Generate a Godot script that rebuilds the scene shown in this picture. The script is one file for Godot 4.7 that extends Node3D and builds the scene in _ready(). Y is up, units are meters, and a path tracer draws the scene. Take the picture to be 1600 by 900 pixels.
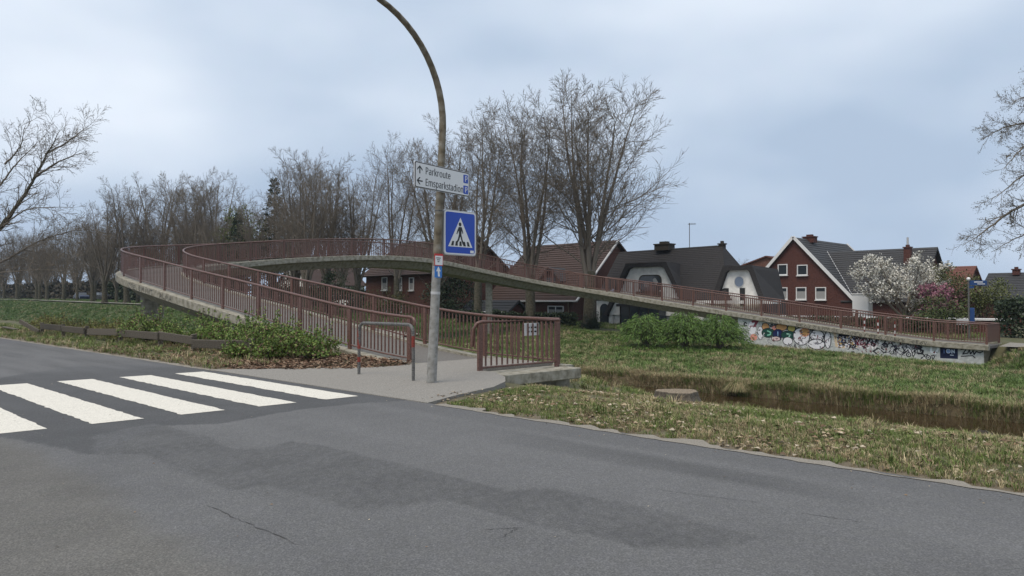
extends Node3D
# World frame: x = metres across the road (towards the canal), y = up, z = minus metres along the road.
const F := 0.70710678
var taken := {}
var M := {}
var rng := RandomNumberGenerator.new()
var noise := FastNoiseLite.new()

class MB:
	var v := PackedVector3Array()
	var n := PackedVector3Array()
	var c := PackedColorArray()
	var uv := PackedVector2Array()
	var col := Color.WHITE
	func tri(a: Vector3, b: Vector3, d: Vector3) -> void:
		var nn := (b - a).cross(d - a).normalized()
		v.push_back(a); v.push_back(d); v.push_back(b)
		n.push_back(nn); n.push_back(nn); n.push_back(nn)
		c.push_back(col); c.push_back(col); c.push_back(col)
	func quad(a: Vector3, b: Vector3, d: Vector3, e: Vector3) -> void:
		tri(a, b, d); tri(a, d, e)
	func hexa(p: Array) -> void:   # p[0..3] bottom ccw from above, p[4..7] top
		quad(p[3], p[2], p[1], p[0]); quad(p[4], p[5], p[6], p[7])
		for i in 4:
			var j := (i + 1) % 4
			quad(p[i], p[j], p[4 + j], p[4 + i])
	func box(o: Vector3, s: Vector3, b := Basis()) -> void:
		var p := []
		for y in [-0.5, 0.5]:
			for q in [[-0.5, 0.5], [0.5, 0.5], [0.5, -0.5], [-0.5, -0.5]]:
				p.append(o + b * Vector3(q[0] * s.x, y * s.y, q[1] * s.z))
		hexa(p)
	func bevel_box(o: Vector3, s: Vector3, e: float, b := Basis()) -> void:
		var ring := []
		for q in [[-1, 1], [1, 1], [1, -1], [-1, -1]]:
			ring.append(q)
		var lv := []
		for k in [[-0.5, e], [-0.5 + e / s.y, 0.0], [0.5 - e / s.y, 0.0], [0.5, e]]:
			var r := []
			for q in ring:
				r.append(o + b * Vector3(q[0] * (s.x * 0.5 - k[1]), k[0] * s.y, q[1] * (s.z * 0.5 - k[1])))
			lv.append(r)
		quad(lv[0][3], lv[0][2], lv[0][1], lv[0][0]); quad(lv[3][0], lv[3][1], lv[3][2], lv[3][3])
		for k in 3:
			for i in 4:
				var j := (i + 1) % 4
				quad(lv[k][i], lv[k][j], lv[k + 1][j], lv[k + 1][i])
	func tube(pts: PackedVector3Array, rad: PackedFloat32Array, sides: int, cap := false) -> void:
		var m := pts.size()
		var prev := PackedVector3Array(); var pn := PackedVector3Array()
		var ref := Vector3.UP
		var d0 := (pts[1] - pts[0]).normalized()
		if absf(d0.y) > 0.9: ref = Vector3.RIGHT
		for i in m:
			var d: Vector3
			if i == 0: d = d0
			elif i == m - 1: d = (pts[m - 1] - pts[m - 2]).normalized()
			else: d = (pts[i + 1] - pts[i - 1]).normalized()
			var a := ref.cross(d).normalized()
			if a.length_squared() < 0.1: a = Vector3.RIGHT
			var b := d.cross(a)
			ref = b if absf(d.y) > 0.9 and false else ref
			if absf(d.dot(ref)) > 0.95: ref = a.cross(d) if absf(d.dot(a.cross(d))) < 0.5 else Vector3.FORWARD
			var cur := PackedVector3Array(); var cn := PackedVector3Array()
			for k in sides:
				var t := TAU * k / sides
				var q := a * cos(t) + b * sin(t)
				cn.push_back(q); cur.push_back(pts[i] + q * rad[i])
			if i > 0:
				for k in sides:
					var j := (k + 1) % sides
					v.push_back(prev[k]); v.push_back(cur[j]); v.push_back(prev[j])
					v.push_back(prev[k]); v.push_back(cur[k]); v.push_back(cur[j])
					n.push_back(pn[k]); n.push_back(cn[j]); n.push_back(pn[j])
					n.push_back(pn[k]); n.push_back(cn[k]); n.push_back(cn[j])
					for z in 6: c.push_back(col)
			elif cap:
				for k in range(1, sides - 1): tri(cur[0], cur[k + 1], cur[k])
			if i == m - 1 and cap:
				for k in range(1, sides - 1): tri(cur[0], cur[k], cur[k + 1])
			prev = cur; pn = cn
	func rod(a: Vector3, b: Vector3, r: float, sides := 8) -> void:
		tube(PackedVector3Array([a, b]), PackedFloat32Array([r, r]), sides, true)
	func plate(poly: PackedVector2Array, xf: Transform3D, depth: float) -> void:  # extruded outline, front at +z
		var p := poly
		if Geometry2D.is_polygon_clockwise(p):
			p = poly.duplicate(); p.reverse()
		var ix := Geometry2D.triangulate_polygon(p)
		for k in range(0, ix.size(), 3):
			var q := [p[ix[k]], p[ix[k + 1]], p[ix[k + 2]]]
			if (q[1] - q[0]).cross(q[2] - q[0]) < 0: q = [q[0], q[2], q[1]]
			tri(xf * Vector3(q[0].x, q[0].y, depth), xf * Vector3(q[1].x, q[1].y, depth), xf * Vector3(q[2].x, q[2].y, depth))
			tri(xf * Vector3(q[0].x, q[0].y, 0), xf * Vector3(q[2].x, q[2].y, 0), xf * Vector3(q[1].x, q[1].y, 0))
		for k in p.size():
			var a := p[k]; var b := p[(k + 1) % p.size()]
			quad(xf * Vector3(a.x, a.y, 0), xf * Vector3(b.x, b.y, 0), xf * Vector3(b.x, b.y, depth), xf * Vector3(a.x, a.y, depth))
	func leaf(p: Vector3, up: Vector3, side: Vector3, l: float, w: float) -> void:
		var m := p + up * l * 0.5
		tri(p, m + side * w, p + up * l); tri(p, p + up * l, m - side * w)
	func mesh(m: Material) -> ArrayMesh:
		var a := []
		a.resize(Mesh.ARRAY_MAX)
		a[Mesh.ARRAY_VERTEX] = v; a[Mesh.ARRAY_NORMAL] = n; a[Mesh.ARRAY_COLOR] = c
		if uv.size() == v.size(): a[Mesh.ARRAY_TEX_UV] = uv
		var o := ArrayMesh.new()
		o.add_surface_from_arrays(Mesh.PRIMITIVE_TRIANGLES, a)
		o.surface_set_material(0, m)
		return o

# ---------- naming and nodes ----------
func numbered(s: String) -> String:
	var k: int = taken.get(s, 0)
	taken[s] = k + 1
	return s if k == 0 else "%s_%03d" % [s, k]
func tag(o: Node, label := "", category := "", group := "", kind := "") -> void:
	if label: o.set_meta("label", label)
	if category: o.set_meta("category", category)
	if group: o.set_meta("group", group)
	if kind: o.set_meta("kind", kind)
func thing(called: String, at: Vector3, label: String, category: String, group := "", turn := 0.0) -> Node3D:
	var o := Node3D.new(); o.name = numbered(called); add_child(o)
	o.position = at; o.rotation.y = turn
	tag(o, label, category, group)
	return o
func part(mb: MB, called: String, m: Material, parent: Node3D) -> MeshInstance3D:
	return part_mesh(mb.mesh(m), called, parent)
func part_mesh(me: Mesh, called: String, parent: Node3D, xf := Transform3D()) -> MeshInstance3D:
	var o := MeshInstance3D.new(); o.mesh = me
	o.name = called; o.transform = xf
	parent.add_child(o, true)
	return o
func solo(mb: MB, called: String, m: Material, at := Vector3.ZERO) -> MeshInstance3D:
	var o := part_mesh(mb.mesh(m), numbered(called), self)
	o.position = at
	return o
func structure(mb: MB, called: String, m: Material) -> MeshInstance3D:
	var o := solo(mb, called, m); tag(o, "", "", "", "structure"); return o
func multi(me: Mesh, xfs: Array, cols: PackedColorArray, called: String, parent: Node3D) -> MultiMeshInstance3D:
	var mm := MultiMesh.new(); mm.transform_format = MultiMesh.TRANSFORM_3D; mm.use_colors = true
	mm.mesh = me; mm.instance_count = xfs.size()
	for i in xfs.size():
		mm.set_instance_transform(i, xfs[i]); mm.set_instance_color(i, cols[i])
	var o := MultiMeshInstance3D.new(); o.multimesh = mm; o.name = called
	parent.add_child(o, true)
	return o
func V(x: float, depth: float, y := 0.0) -> Vector3:   # metres right of and ahead of the pavement spot the view is taken from
	return Vector3((x + depth) * F, y, -(depth - x) * F)
func rr(a: float, b: float) -> float: return rng.randf_range(a, b)
func rdir() -> Vector3:
	var z := rr(-1, 1); var t := rr(0, TAU); var s := sqrt(1 - z * z)
	return Vector3(s * cos(t), z, s * sin(t))

# ---------- materials ----------
func ntex(seed_: int, freq: float, lo: Color, hi: Color, oct := 4, size := 512, type := FastNoiseLite.TYPE_SIMPLEX_SMOOTH, mid = null, normal := false, bump := 4.0) -> NoiseTexture2D:
	var f := FastNoiseLite.new(); f.seed = seed_; f.frequency = freq; f.noise_type = type; f.fractal_octaves = oct
	var t := NoiseTexture2D.new(); t.width = size; t.height = size; t.seamless = true; t.noise = f
	if normal: t.as_normal_map = true; t.bump_strength = bump
	else:
		var g := Gradient.new(); g.set_color(0, lo); g.set_color(1, hi)
		if mid != null: g.add_point(0.5, mid)
		t.color_ramp = g
	return t
func mat(lin: Color, rough: float, tex: Texture2D = null, metres := 1.0, nrm: Texture2D = null, nscale := 0.5, vcol := false) -> StandardMaterial3D:
	var m := StandardMaterial3D.new()
	m.albedo_color = lin.linear_to_srgb(); m.roughness = rough
	if tex or nrm:
		m.uv1_triplanar = true; m.uv1_world_triplanar = true; m.uv1_scale = Vector3.ONE / metres
	if tex: m.albedo_texture = tex
	if nrm:
		m.normal_enabled = true; m.normal_texture = nrm; m.normal_scale = nscale
	m.vertex_color_use_as_albedo = vcol
	m.cull_mode = BaseMaterial3D.CULL_DISABLED
	return m
func g(x: float) -> Color: return Color(x, x, x)
func make_materials() -> void:
	var grain := ntex(11, 0.3, g(0.62), g(1.0), 2, 512, FastNoiseLite.TYPE_VALUE, g(0.76))
	var grain_n := ntex(12, 0.25, g(0), g(1), 3, 512, FastNoiseLite.TYPE_VALUE, null, true, 5.0)
	var blotch := ntex(13, 0.012, g(0.62), g(1.0), 5, 512)
	var blotch_n := ntex(14, 0.03, g(0), g(1), 5, 512, FastNoiseLite.TYPE_SIMPLEX_SMOOTH, null, true, 3.0)
	var streak := ntex(15, 0.02, Color(0.62, 0.6, 0.55), Color(1, 1, 1), 6, 512, FastNoiseLite.TYPE_SIMPLEX_SMOOTH, Color(0.9, 0.89, 0.86))
	var fine := ntex(16, 0.09, g(0.7), g(1.0), 4, 512)
	M.road = mat(Color(1, 1, 1), 0.88, grain, 1.15, grain_n, 0.5, true)
	M.paint = mat(Color(0.76, 0.725, 0.64), 0.8, ntex(17, 0.25, g(0.74), g(1.0), 3, 512, FastNoiseLite.TYPE_VALUE, g(0.93)), 1.6)
	M.crack = mat(g(0.045), 0.95)
	M.soil = mat(Color(1, 1, 1), 0.95, fine, 0.9, blotch_n, 0.8, true)
	M.concrete = mat(Color(0.36, 0.345, 0.30), 0.9, streak, 2.6, blotch_n, 0.35)
	M.apron = mat(Color(0.40, 0.375, 0.335), 0.92, grain, 1.3, grain_n, 0.3)
	M.sand = mat(Color(0.42, 0.38, 0.32), 0.95, grain, 0.7, grain_n, 0.8)
	M.deck = mat(Color(0.24, 0.225, 0.205), 0.92, grain, 1.1, grain_n, 0.4)
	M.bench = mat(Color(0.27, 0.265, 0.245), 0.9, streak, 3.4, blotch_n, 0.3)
	M.rail = mat(Color(0.165, 0.084, 0.066), 0.45, ntex(19, 0.05, Color(0.62, 0.55, 0.5), g(1.0), 5, 256, FastNoiseLite.TYPE_SIMPLEX_SMOOTH, g(0.9)), 0.7)
	M.steel = mat(Color(0.25, 0.25, 0.245), 0.55, ntex(21, 0.05, Color(0.35, 0.34, 0.32), g(1.0), 5, 256), 0.5)
	M.pole = mat(Color(0.24, 0.225, 0.195), 0.8, ntex(22, 0.01, Color(0.5, 0.44, 0.36), g(1.0), 7, 512, FastNoiseLite.TYPE_SIMPLEX_SMOOTH, Color(0.82, 0.78, 0.7)), 0.9)
	M.steelpole = mat(Color(0.36, 0.355, 0.335), 0.6, ntex(35, 0.008, Color(0.6, 0.58, 0.54), g(1.0), 7, 512, FastNoiseLite.TYPE_SIMPLEX_SMOOTH, g(0.85)), 0.7)
	M.redband = mat(Color(0.40, 0.06, 0.035), 0.6, ntex(23, 0.06, Color(0.4, 0.3, 0.3), g(1.0), 5, 256), 0.3)
	M.blue = mat(Color(0.008, 0.06, 0.42), 0.35)
	M.white = mat(g(0.72), 0.4)
	M.signgrey = mat(g(0.45), 0.4)
	M.black = mat(g(0.012), 0.5)
	M.red = mat(Color(0.5, 0.03, 0.03), 0.45)
	M.skyblue = mat(Color(0.03, 0.17, 0.5), 0.4)
	M.blade = mat(Color(0.012, 0.05, 0.17), 0.45)
	M.wood = mat(Color(0.19, 0.165, 0.13), 0.9, ntex(24, 0.03, Color(0.4, 0.38, 0.36), g(1.0), 6, 512), 0.8, blotch_n, 0.7)
	M.cutwood = mat(Color(0.36, 0.315, 0.24), 0.85, ntex(25, 0.05, Color(0.5, 0.42, 0.33), g(1.0), 5, 256), 0.5)
	M.bark = mat(Color(0.15, 0.135, 0.105), 0.95, ntex(26, 0.02, Color(0.5, 0.5, 0.42), g(1.0), 6, 512), 2.2, blotch_n, 0.9)
	M.twig = mat(Color(0.165, 0.14, 0.112), 0.95)
	M.darkbark = mat(Color(0.06, 0.05, 0.04), 0.95, fine, 0.6)
	M.leaf = leafmat(0.3)
	M.grass = leafmat(0.2)
	M.petal = leafmat(0.25)
	M.litter = mat(Color(1, 1, 1), 0.9, null, 1.0, null, 0.0, true)
	M.water = mat(Color(0.040, 0.027, 0.014), 0.04, null, 1.0, ntex(27, 0.012, g(0), g(1), 3, 512, FastNoiseLite.TYPE_SIMPLEX_SMOOTH, null, true, 1.2), 0.16)
	M.water.uv1_triplanar = true; M.water.uv1_world_triplanar = true; M.water.uv1_scale = Vector3.ONE / 2.2
	M.water.normal_enabled = true
	M.brick = mat(Color(0.130, 0.047, 0.036), 0.9, ntex(28, 0.16, Color(0.5, 0.45, 0.45), g(1.0), 3, 512, FastNoiseLite.TYPE_VALUE, g(0.85)), 3.0, blotch_n, 0.4)
	M.brick2 = mat(Color(0.155, 0.068, 0.05), 0.9, ntex(29, 0.16, Color(0.5, 0.45, 0.45), g(1.0), 3, 512, FastNoiseLite.TYPE_VALUE, g(0.85)), 3.0)
	M.brickpale = mat(Color(0.21, 0.095, 0.065), 0.9, ntex(36, 0.16, Color(0.6, 0.55, 0.55), g(1.0), 3, 256, FastNoiseLite.TYPE_VALUE, g(0.85)), 3.0)
	M.roofgrey = mat(Color(0.062, 0.062, 0.066), 0.75, ntex(30, 0.09, g(0.55), g(1.0), 4, 512), 3.0)
	M.roofbrown = mat(Color(0.10, 0.062, 0.052), 0.85, ntex(31, 0.08, Color(0.5, 0.48, 0.46), g(1.0), 5, 512), 3.0)
	M.roofdark = mat(Color(0.050, 0.046, 0.047), 0.9, ntex(32, 0.12, g(0.5), g(1.0), 4, 512, FastNoiseLite.TYPE_VALUE), 2.5)
	M.roofred = mat(Color(0.24, 0.095, 0.065), 0.85, ntex(33, 0.08, Color(0.55, 0.5, 0.5), g(1.0), 5, 256), 3.0)
	M.plaster = mat(Color(0.80, 0.79, 0.76), 0.85, ntex(34, 0.03, g(0.85), g(1.0), 5, 256), 5.0)
	M.frame = mat(g(0.72), 0.45)
	M.glass = mat(Color(0.035, 0.042, 0.05), 0.08)
	M.curtain = mat(g(0.42), 0.9, fine, 0.8)
	M.carpaint = mat(Color(0.02, 0.03, 0.07), 0.3)
	M.rubber = mat(g(0.02), 0.9)
	M.solar = mat(Color(0.16, 0.2, 0.27), 0.15)
func leafmat(b: float) -> StandardMaterial3D:
	var m := mat(Color(1, 1, 1), 0.75, null, 1.0, null, 0.0, true)
	m.backlight_enabled = true; m.backlight = g(b)
	return m

# ---------- the lie of the land ----------
func lerpt(tab: Array, x: float) -> float:
	if x <= tab[0][0]: return tab[0][1]
	for i in range(1, tab.size()):
		if x <= tab[i][0]:
			var k: float = (x - tab[i - 1][0]) / (tab[i][0] - tab[i - 1][0])
			return lerpf(tab[i - 1][1], tab[i][1], k)
	return tab[-1][1]
const NEAR_A := [[6.7, -0.04], [7.0, -0.03], [8.5, -0.02], [9.5, -0.07], [10.8, -0.25], [14.0, -0.80], [18.0, -1.46], [21.6, -1.97], [23.0, -2.4], [25.4, -2.8], [25.9, -2.6]]
const NEAR_B := [[6.7, -0.03], [8.5, 0.0], [10.5, 0.08], [13.5, -0.05], [18.0, -1.2], [21.6, -1.97], [23.0, -2.4], [25.4, -2.8], [25.9, -2.6]]
const PLAIN := [[-60.0, -0.75], [38.0, -0.75], [60.0, 0.0], [85.0, 0.8], [150.0, 1.5], [260.0, 2.0]]
const WALLFOOT := [[-60.0, -1.5], [10.0, -1.92], [26.0, -1.25], [38.0, -0.75]]
const WIDTH := [[-60.0, 17.0], [38.0, 17.0], [70.0, 6.0], [300.0, 6.0]]
func land(c: float, u: float) -> float:
	if c < 6.7: return -0.06
	var b := 0.0
	if c < 25.9:
		b = lerpf(lerpt(NEAR_A, c), lerpt(NEAR_B, c), smoothstep(10.6, 13.4, u))
		if c < 10.6 and u > 8.0 and u < 16.0: b = lerpf(b, -0.14, smoothstep(8.75, 9.4, u - (c - 6.7) * 0.36) * (1.0 - smoothstep(10.2, 10.6, c)) * (1.0 - smoothstep(12.8, 14.0, u)))
		if c > (10.2 if u < 13.5 else 10.4) and c < 13.2 and u > 10.6 and u < 15.5: b = minf(b, -0.2)
	else:
		var plain := lerpt(PLAIN, u)
		var foot := lerpt(WALLFOOT, u) if u < 38.0 else plain
		var w := lerpt(WIDTH, u)
		var k := clampf((c - 26.15) / w, 0, 1)
		var lip := -1.78 + 0.1 * noise.get_noise_2d(u * 6.0, 3.0)
		b = lerpf(lip, foot, k)
		if c < 26.15: b = lerpf(-2.6, lip, (c - 25.9) / 0.25)
		if u < 38.0: b = lerpf(b, plain, smoothstep(44.4, 46.6, c))
		b = lerpf(b, -0.86, (1.0 - smoothstep(8.2, 10.2, u)) * smoothstep(41.0, 43.6, c) * (1.0 - smoothstep(47.4, 50.0, c)))
	var amp := smoothstep(6.9, 8.5, c) * 0.06
	return b + amp * noise.get_noise_2d(c * 9.0, u * 9.0)
func L(c: float, u: float, up := 0.0) -> Vector3: return Vector3(c, land(c, u) + up, -u)

func grid(cs: PackedFloat32Array, us: PackedFloat32Array, hf: Callable, cf: Callable) -> MB:
	var mb := MB.new()
	var P := []; var C := []
	for c in cs:
		var row := PackedVector3Array(); var rc := PackedColorArray()
		for u in us:
			row.push_back(Vector3(c, hf.call(c, u), -u)); rc.push_back(cf.call(c, u))
		P.append(row); C.append(rc)
	var nc := cs.size(); var nu := us.size()
	var N := []
	for i in nc:
		var row := PackedVector3Array()
		for j in nu:
			var a: Vector3 = P[mini(i + 1, nc - 1)][j] - P[maxi(i - 1, 0)][j]
			var b: Vector3 = P[i][mini(j + 1, nu - 1)] - P[i][maxi(j - 1, 0)]
			var q := b.cross(a).normalized()
			row.push_back(q if q.y > 0 else -q)
		N.append(row)
	for i in nc - 1:
		for j in nu - 1:
			for q in [[0, 0], [0, 1], [1, 1], [0, 0], [1, 1], [1, 0]]:
				mb.v.push_back(P[i + q[0]][j + q[1]]); mb.n.push_back(N[i + q[0]][j + q[1]]); mb.c.push_back(C[i + q[0]][j + q[1]])
	return mb
func steps(tab: Array) -> PackedFloat32Array:   # [[from, to, step], ...]
	var o := PackedFloat32Array()
	for t in tab:
		var x: float = t[0]
		while x < t[1] - 0.001:
			o.push_back(x); x += t[2]
	o.push_back(tab[-1][1])
	return o
func land_colour(c: float, u: float) -> Color:
	var a := noise.get_noise_2d(c * 14.0, u * 14.0) * 0.5 + 0.5
	var b := noise.get_noise_2d(c * 3.0 + 70.0, u * 3.0) * 0.5 + 0.5
	var k := Color(0.10, 0.105, 0.04).lerp(Color(0.19, 0.15, 0.09), a)
	k = k.lerp(Color(0.06, 0.085, 0.024), b * 0.6)
	if c < 8.2: k = k.lerp(Color(0.19, 0.155, 0.105), 1.0 - smoothstep(7.0, 8.2, c))
	if c > 20.8 and c < 26.0: k = Color(0.05, 0.036, 0.022)
	elif c >= 26.0 and c < 27.2: k = Color(0.16, 0.125, 0.07)
	if c > 27.0 and u > 36.0: k = k.lerp(Color(0.07, 0.11, 0.03), 0.7)
	return k

# ---------- asphalt tones: the resurfaced and the worn areas of the carriageway ----------
const PATCH_DARK := [[2.23, 7.81], [3.33, 9.1], [3.94, 8.8], [5.13, 9.11], [6.02, 9.1], [6.61, 8.9], [7.3, 9.0], [7.22, 17.8], [6.6, 18.1], [4.88, 18.6], [3.25, 16.9], [-2.5, 16.5], [-2.5, 10.0], [1.84, 9.58]]
const PATCH_COARSE := [[3.33, 9.3], [3.42, 7.99], [3.35, 7.17], [3.55, 6.97], [3.91, 7.14], [4.01, 6.7], [4.06, 4.81], [4.09, 4.12], [4.36, 3.92], [4.39, 3.03], [4.36, 2.47], [4.39, 2.19], [3.98, 2.3], [3.65, 2.63], [3.66, 2.96], [3.57, 3.3], [3.57, 4.23], [2.94, 4.44], [2.93, 4.9], [2.84, 5.53], [2.59, 5.59], [2.55, 6.58], [2.55, 7.49], [2.23, 7.81], [2.6, 9.0]]
func inside(poly: Array, c: float, u: float) -> float:   # signed distance-like, positive inside
	var best := 1e9; var ins := false
	for i in poly.size():
		var a := Vector2(poly[i][0], poly[i][1]); var b := Vector2(poly[(i + 1) % poly.size()][0], poly[(i + 1) % poly.size()][1])
		var p := Vector2(c, u)
		var q := Geometry2D.get_closest_point_to_segment(p, a, b)
		best = minf(best, p.distance_squared_to(q))
		if (a.y > u) != (b.y > u) and c < (b.x - a.x) * (u - a.y) / (b.y - a.y) + a.x: ins = not ins
	best = sqrt(best)
	return best if ins else -best
func road_colour(c: float, u: float) -> Color:
	var w1 := noise.get_noise_2d(c * 22.0, u * 22.0)
	var w2 := noise.get_noise_2d(c * 5.0 + 31.0, u * 5.0)
	var w3 := noise.get_noise_2d(c * 16.0 + 200.0, u * 2.2)
	var k := 0.150 + 0.014 * w2 + 0.016 * w3 + 0.012 * w1
	var tint := Vector3(1.0, 1.0, 1.01)
	# the near lane is older: paler, browner, coarse
	var old := 1.0 - smoothstep(-0.18, 0.18, c - 1.85 + 0.10 * w1 + 0.12 * w2)
	k = lerpf(k, 0.142 + 0.022 * w1 + 0.016 * w2, old)
	tint = tint.lerp(Vector3(1.05, 1.01, 0.93), old)
	var wob := 0.07 * w1 + 0.05 * w2
	var d := smoothstep(-0.015, 0.015, inside(PATCH_DARK, c, u) + wob)
	k = lerpf(k, 0.090 + 0.012 * w1 + 0.014 * w3, d)
	tint = tint.lerp(Vector3(0.99, 1.0, 1.03), d)
	var e := smoothstep(-0.02, 0.02, inside(PATCH_COARSE, c, u) + wob)
	k = lerpf(k, 0.113 + 0.02 * w1 + 0.03 * noise.get_noise_2d(c * 190.0, u * 190.0), e)
	# strip beside the verge, bitumen rich, and a smeared seam
	var edge := smoothstep(6.05, 6.35, c + 0.25 * w2) * (0.6 + 0.4 * w3)
	k = lerpf(k, 0.108, edge * 0.7)
	var seam := (1.0 - smoothstep(0.1, 0.34, absf(c - 5.8 + 0.2 * w2))) * smoothstep(1.5, 3.0, u) * (1.0 - smoothstep(5.2, 7.0, u)) * clampf(0.6 + 1.3 * w3, 0, 1)
	k = lerpf(k, 0.10, seam)
	if u > 16.5: k = lerpf(k, 0.135 + 0.05 * noise.get_noise_2d(c * 30.0, u * 4.0), smoothstep(16.5, 18.0, u) * 0.8)
	return Color(k * tint.x, k * tint.y, k * tint.z) * 1.32

# ---------- the bridge's line: an open U over the canal ----------
const RISE := [[0.0, -0.01], [2.7, 0.03], [5.0, 0.23], [11.7, 1.11], [14.1, 1.41], [16.4, 1.71], [18.7, 2.02], [21.1, 2.33], [23.4, 2.63], [27.0, 3.06], [30.9, 3.47], [35.2, 3.91], [39.3, 4.22], [42.2, 4.34], [45.2, 4.28], [47.0, 4.11], [51.2, 3.51], [54.7, 2.98], [58.9, 2.40], [64.6, 1.63], [69.0, 1.05], [73.7, 0.44], [78.3, -0.17], [82.7, -0.68], [85.6, -0.80]]
var PC := PackedVector2Array()
var PS := PackedFloat32Array()
var BLEN := 0.0
func make_path() -> void:
	var raw := PackedVector2Array()
	for i in 60: raw.push_back(Vector2(11.75, lerpf(11.2, 29.5, i / 60.0)))
	var cm := (11.75 + 45.5) / 2; var a := (45.5 - 11.75) / 2
	for i in 401:
		var t := PI - PI * i / 400.0
		raw.push_back(Vector2(cm + a * signf(cos(t)) * pow(absf(cos(t)), 2.0 / 3.0), 29.5 + 11.3 * pow(absf(sin(t)), 2.0 / 3.0)))
	for i in 61: raw.push_back(Vector2(45.5, lerpf(29.5, 10.0, i / 60.0)))
	var acc := 0.0
	for i in raw.size():
		if i > 0:
			var d := raw[i].distance_to(raw[i - 1])
			if d < 0.0005: continue
			acc += d
		PC.push_back(raw[i]); PS.push_back(acc)
	BLEN = acc
func at_s(s: float) -> Vector2:
	s = clampf(s, 0, BLEN - 0.0001)
	var i := PS.bsearch(s)
	i = clampi(i, 1, PS.size() - 1)
	return PC[i - 1].lerp(PC[i], (s - PS[i - 1]) / (PS[i] - PS[i - 1]))
func dir_s(s: float) -> Vector2:
	return (at_s(minf(s + 0.35, BLEN)) - at_s(maxf(s - 0.35, 0))).normalized()
func rise(s: float) -> float:
	return (lerpt(RISE, s - 0.9) + lerpt(RISE, s - 0.3) + lerpt(RISE, s + 0.3) + lerpt(RISE, s + 0.9)) / 4.0
func B(s: float, off: float, y: float) -> Vector3:   # off: + is the outside of the U
	var p := at_s(s); var d := dir_s(s)
	return Vector3(p.x - d.y * off, rise(s) + y, -(p.y + d.x * off))
func sweep(mb: MB, s0: float, s1: float, ds: float, prof: Array) -> void:   # closed profile [[off, y], ...] counter-clockwise seen along the path backwards
	var n := maxi(1, int(ceil((s1 - s0) / ds)))
	var prev := []
	for i in n + 1:
		var s := lerpf(s0, s1, float(i) / n)
		var cur := []
		for q in prof: cur.append(B(s, q[0], q[1]))
		if i > 0:
			for k in prof.size():
				var j := (k + 1) % prof.size()
				mb.quad(prev[k], prev[j], cur[j], cur[k])
		if i == 0 or i == n:
			for k in range(1, prof.size() - 1):
				if i == 0: mb.tri(cur[0], cur[k + 1], cur[k])
				else: mb.tri(cur[0], cur[k], cur[k + 1])
		prev = cur

func _ready() -> void:
	rng.seed = 20240411
	noise.seed = 5; noise.frequency = 0.05; noise.fractal_octaves = 3
	# camera, sky, sun, exposure
	var cam := Camera3D.new(); cam.name = "camera"; add_child(cam)
	cam.position = Vector3(0, 1.45, 0)
	cam.rotation = Vector3(deg_to_rad(0.97), deg_to_rad(-45), 0)
	cam.fov = 2.0 * rad_to_deg(atan(450.0 / 1180.0)); cam.far = 2500; cam.near = 0.05; cam.current = true
	var we := WorldEnvironment.new(); we.name = "daylight"; add_child(we)
	var env := Environment.new(); we.environment = env
	env.tonemap_mode = Environment.TONE_MAPPER_LINEAR; env.tonemap_exposure = 1.62
	env.sdfgi_enabled = true; env.ssao_enabled = true; env.ssil_enabled = true
	env.fog_enabled = true; env.fog_density = 0.0002; env.fog_light_color = Color(0.66, 0.71, 0.77)
	env.background_mode = Environment.BG_SKY
	var sky := Sky.new(); var sm := PanoramaSkyMaterial.new()
	sm.panorama = make_sky(); sm.energy_multiplier = 1.0
	sky.sky_material = sm; env.sky = sky
	var sun := DirectionalLight3D.new(); sun.name = "sun"; add_child(sun)
	sun.light_energy = 0.5; sun.light_angular_distance = 30.0; sun.light_color = Color(1.0, 0.95, 0.88); sun.shadow_enabled = true
	sun.rotation = Vector3(deg_to_rad(-62), deg_to_rad(-80), 0)
	make_materials()
	make_path()
	build_ground()
	build_bridge()
	build_street_things()
	build_houses()
	build_trees()
	build_plants()
	build_grass()

func make_sky() -> ImageTexture:
	var W := 1024; var H := 512
	var im := Image.create(W, H, false, Image.FORMAT_RGB8)
	var f := FastNoiseLite.new(); f.seed = 21; f.frequency = 1.1; f.fractal_octaves = 6; f.fractal_gain = 0.43
	var lo := Color(0.57, 0.63, 0.705); var hi := Color(0.745, 0.775, 0.815)
	for j in H:
		var el := PI * (0.5 - (j + 0.5) / H)
		for i in W:
			var az := TAU * (i + 0.5) / W
			var d := Vector3(cos(el) * sin(az), sin(el), cos(el) * cos(az))
			var q := d
			q.y = absf(q.y) * 2.6
			var k := f.get_noise_3dv(q * 1.0) * 1.5 + 0.46
			var col := lo.lerp(hi, clampf(k, 0, 1))
			if el < 0: col = Color(0.5, 0.52, 0.5)
			im.set_pixel(i, j, col)
	return ImageTexture.create_from_image(im)

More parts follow.
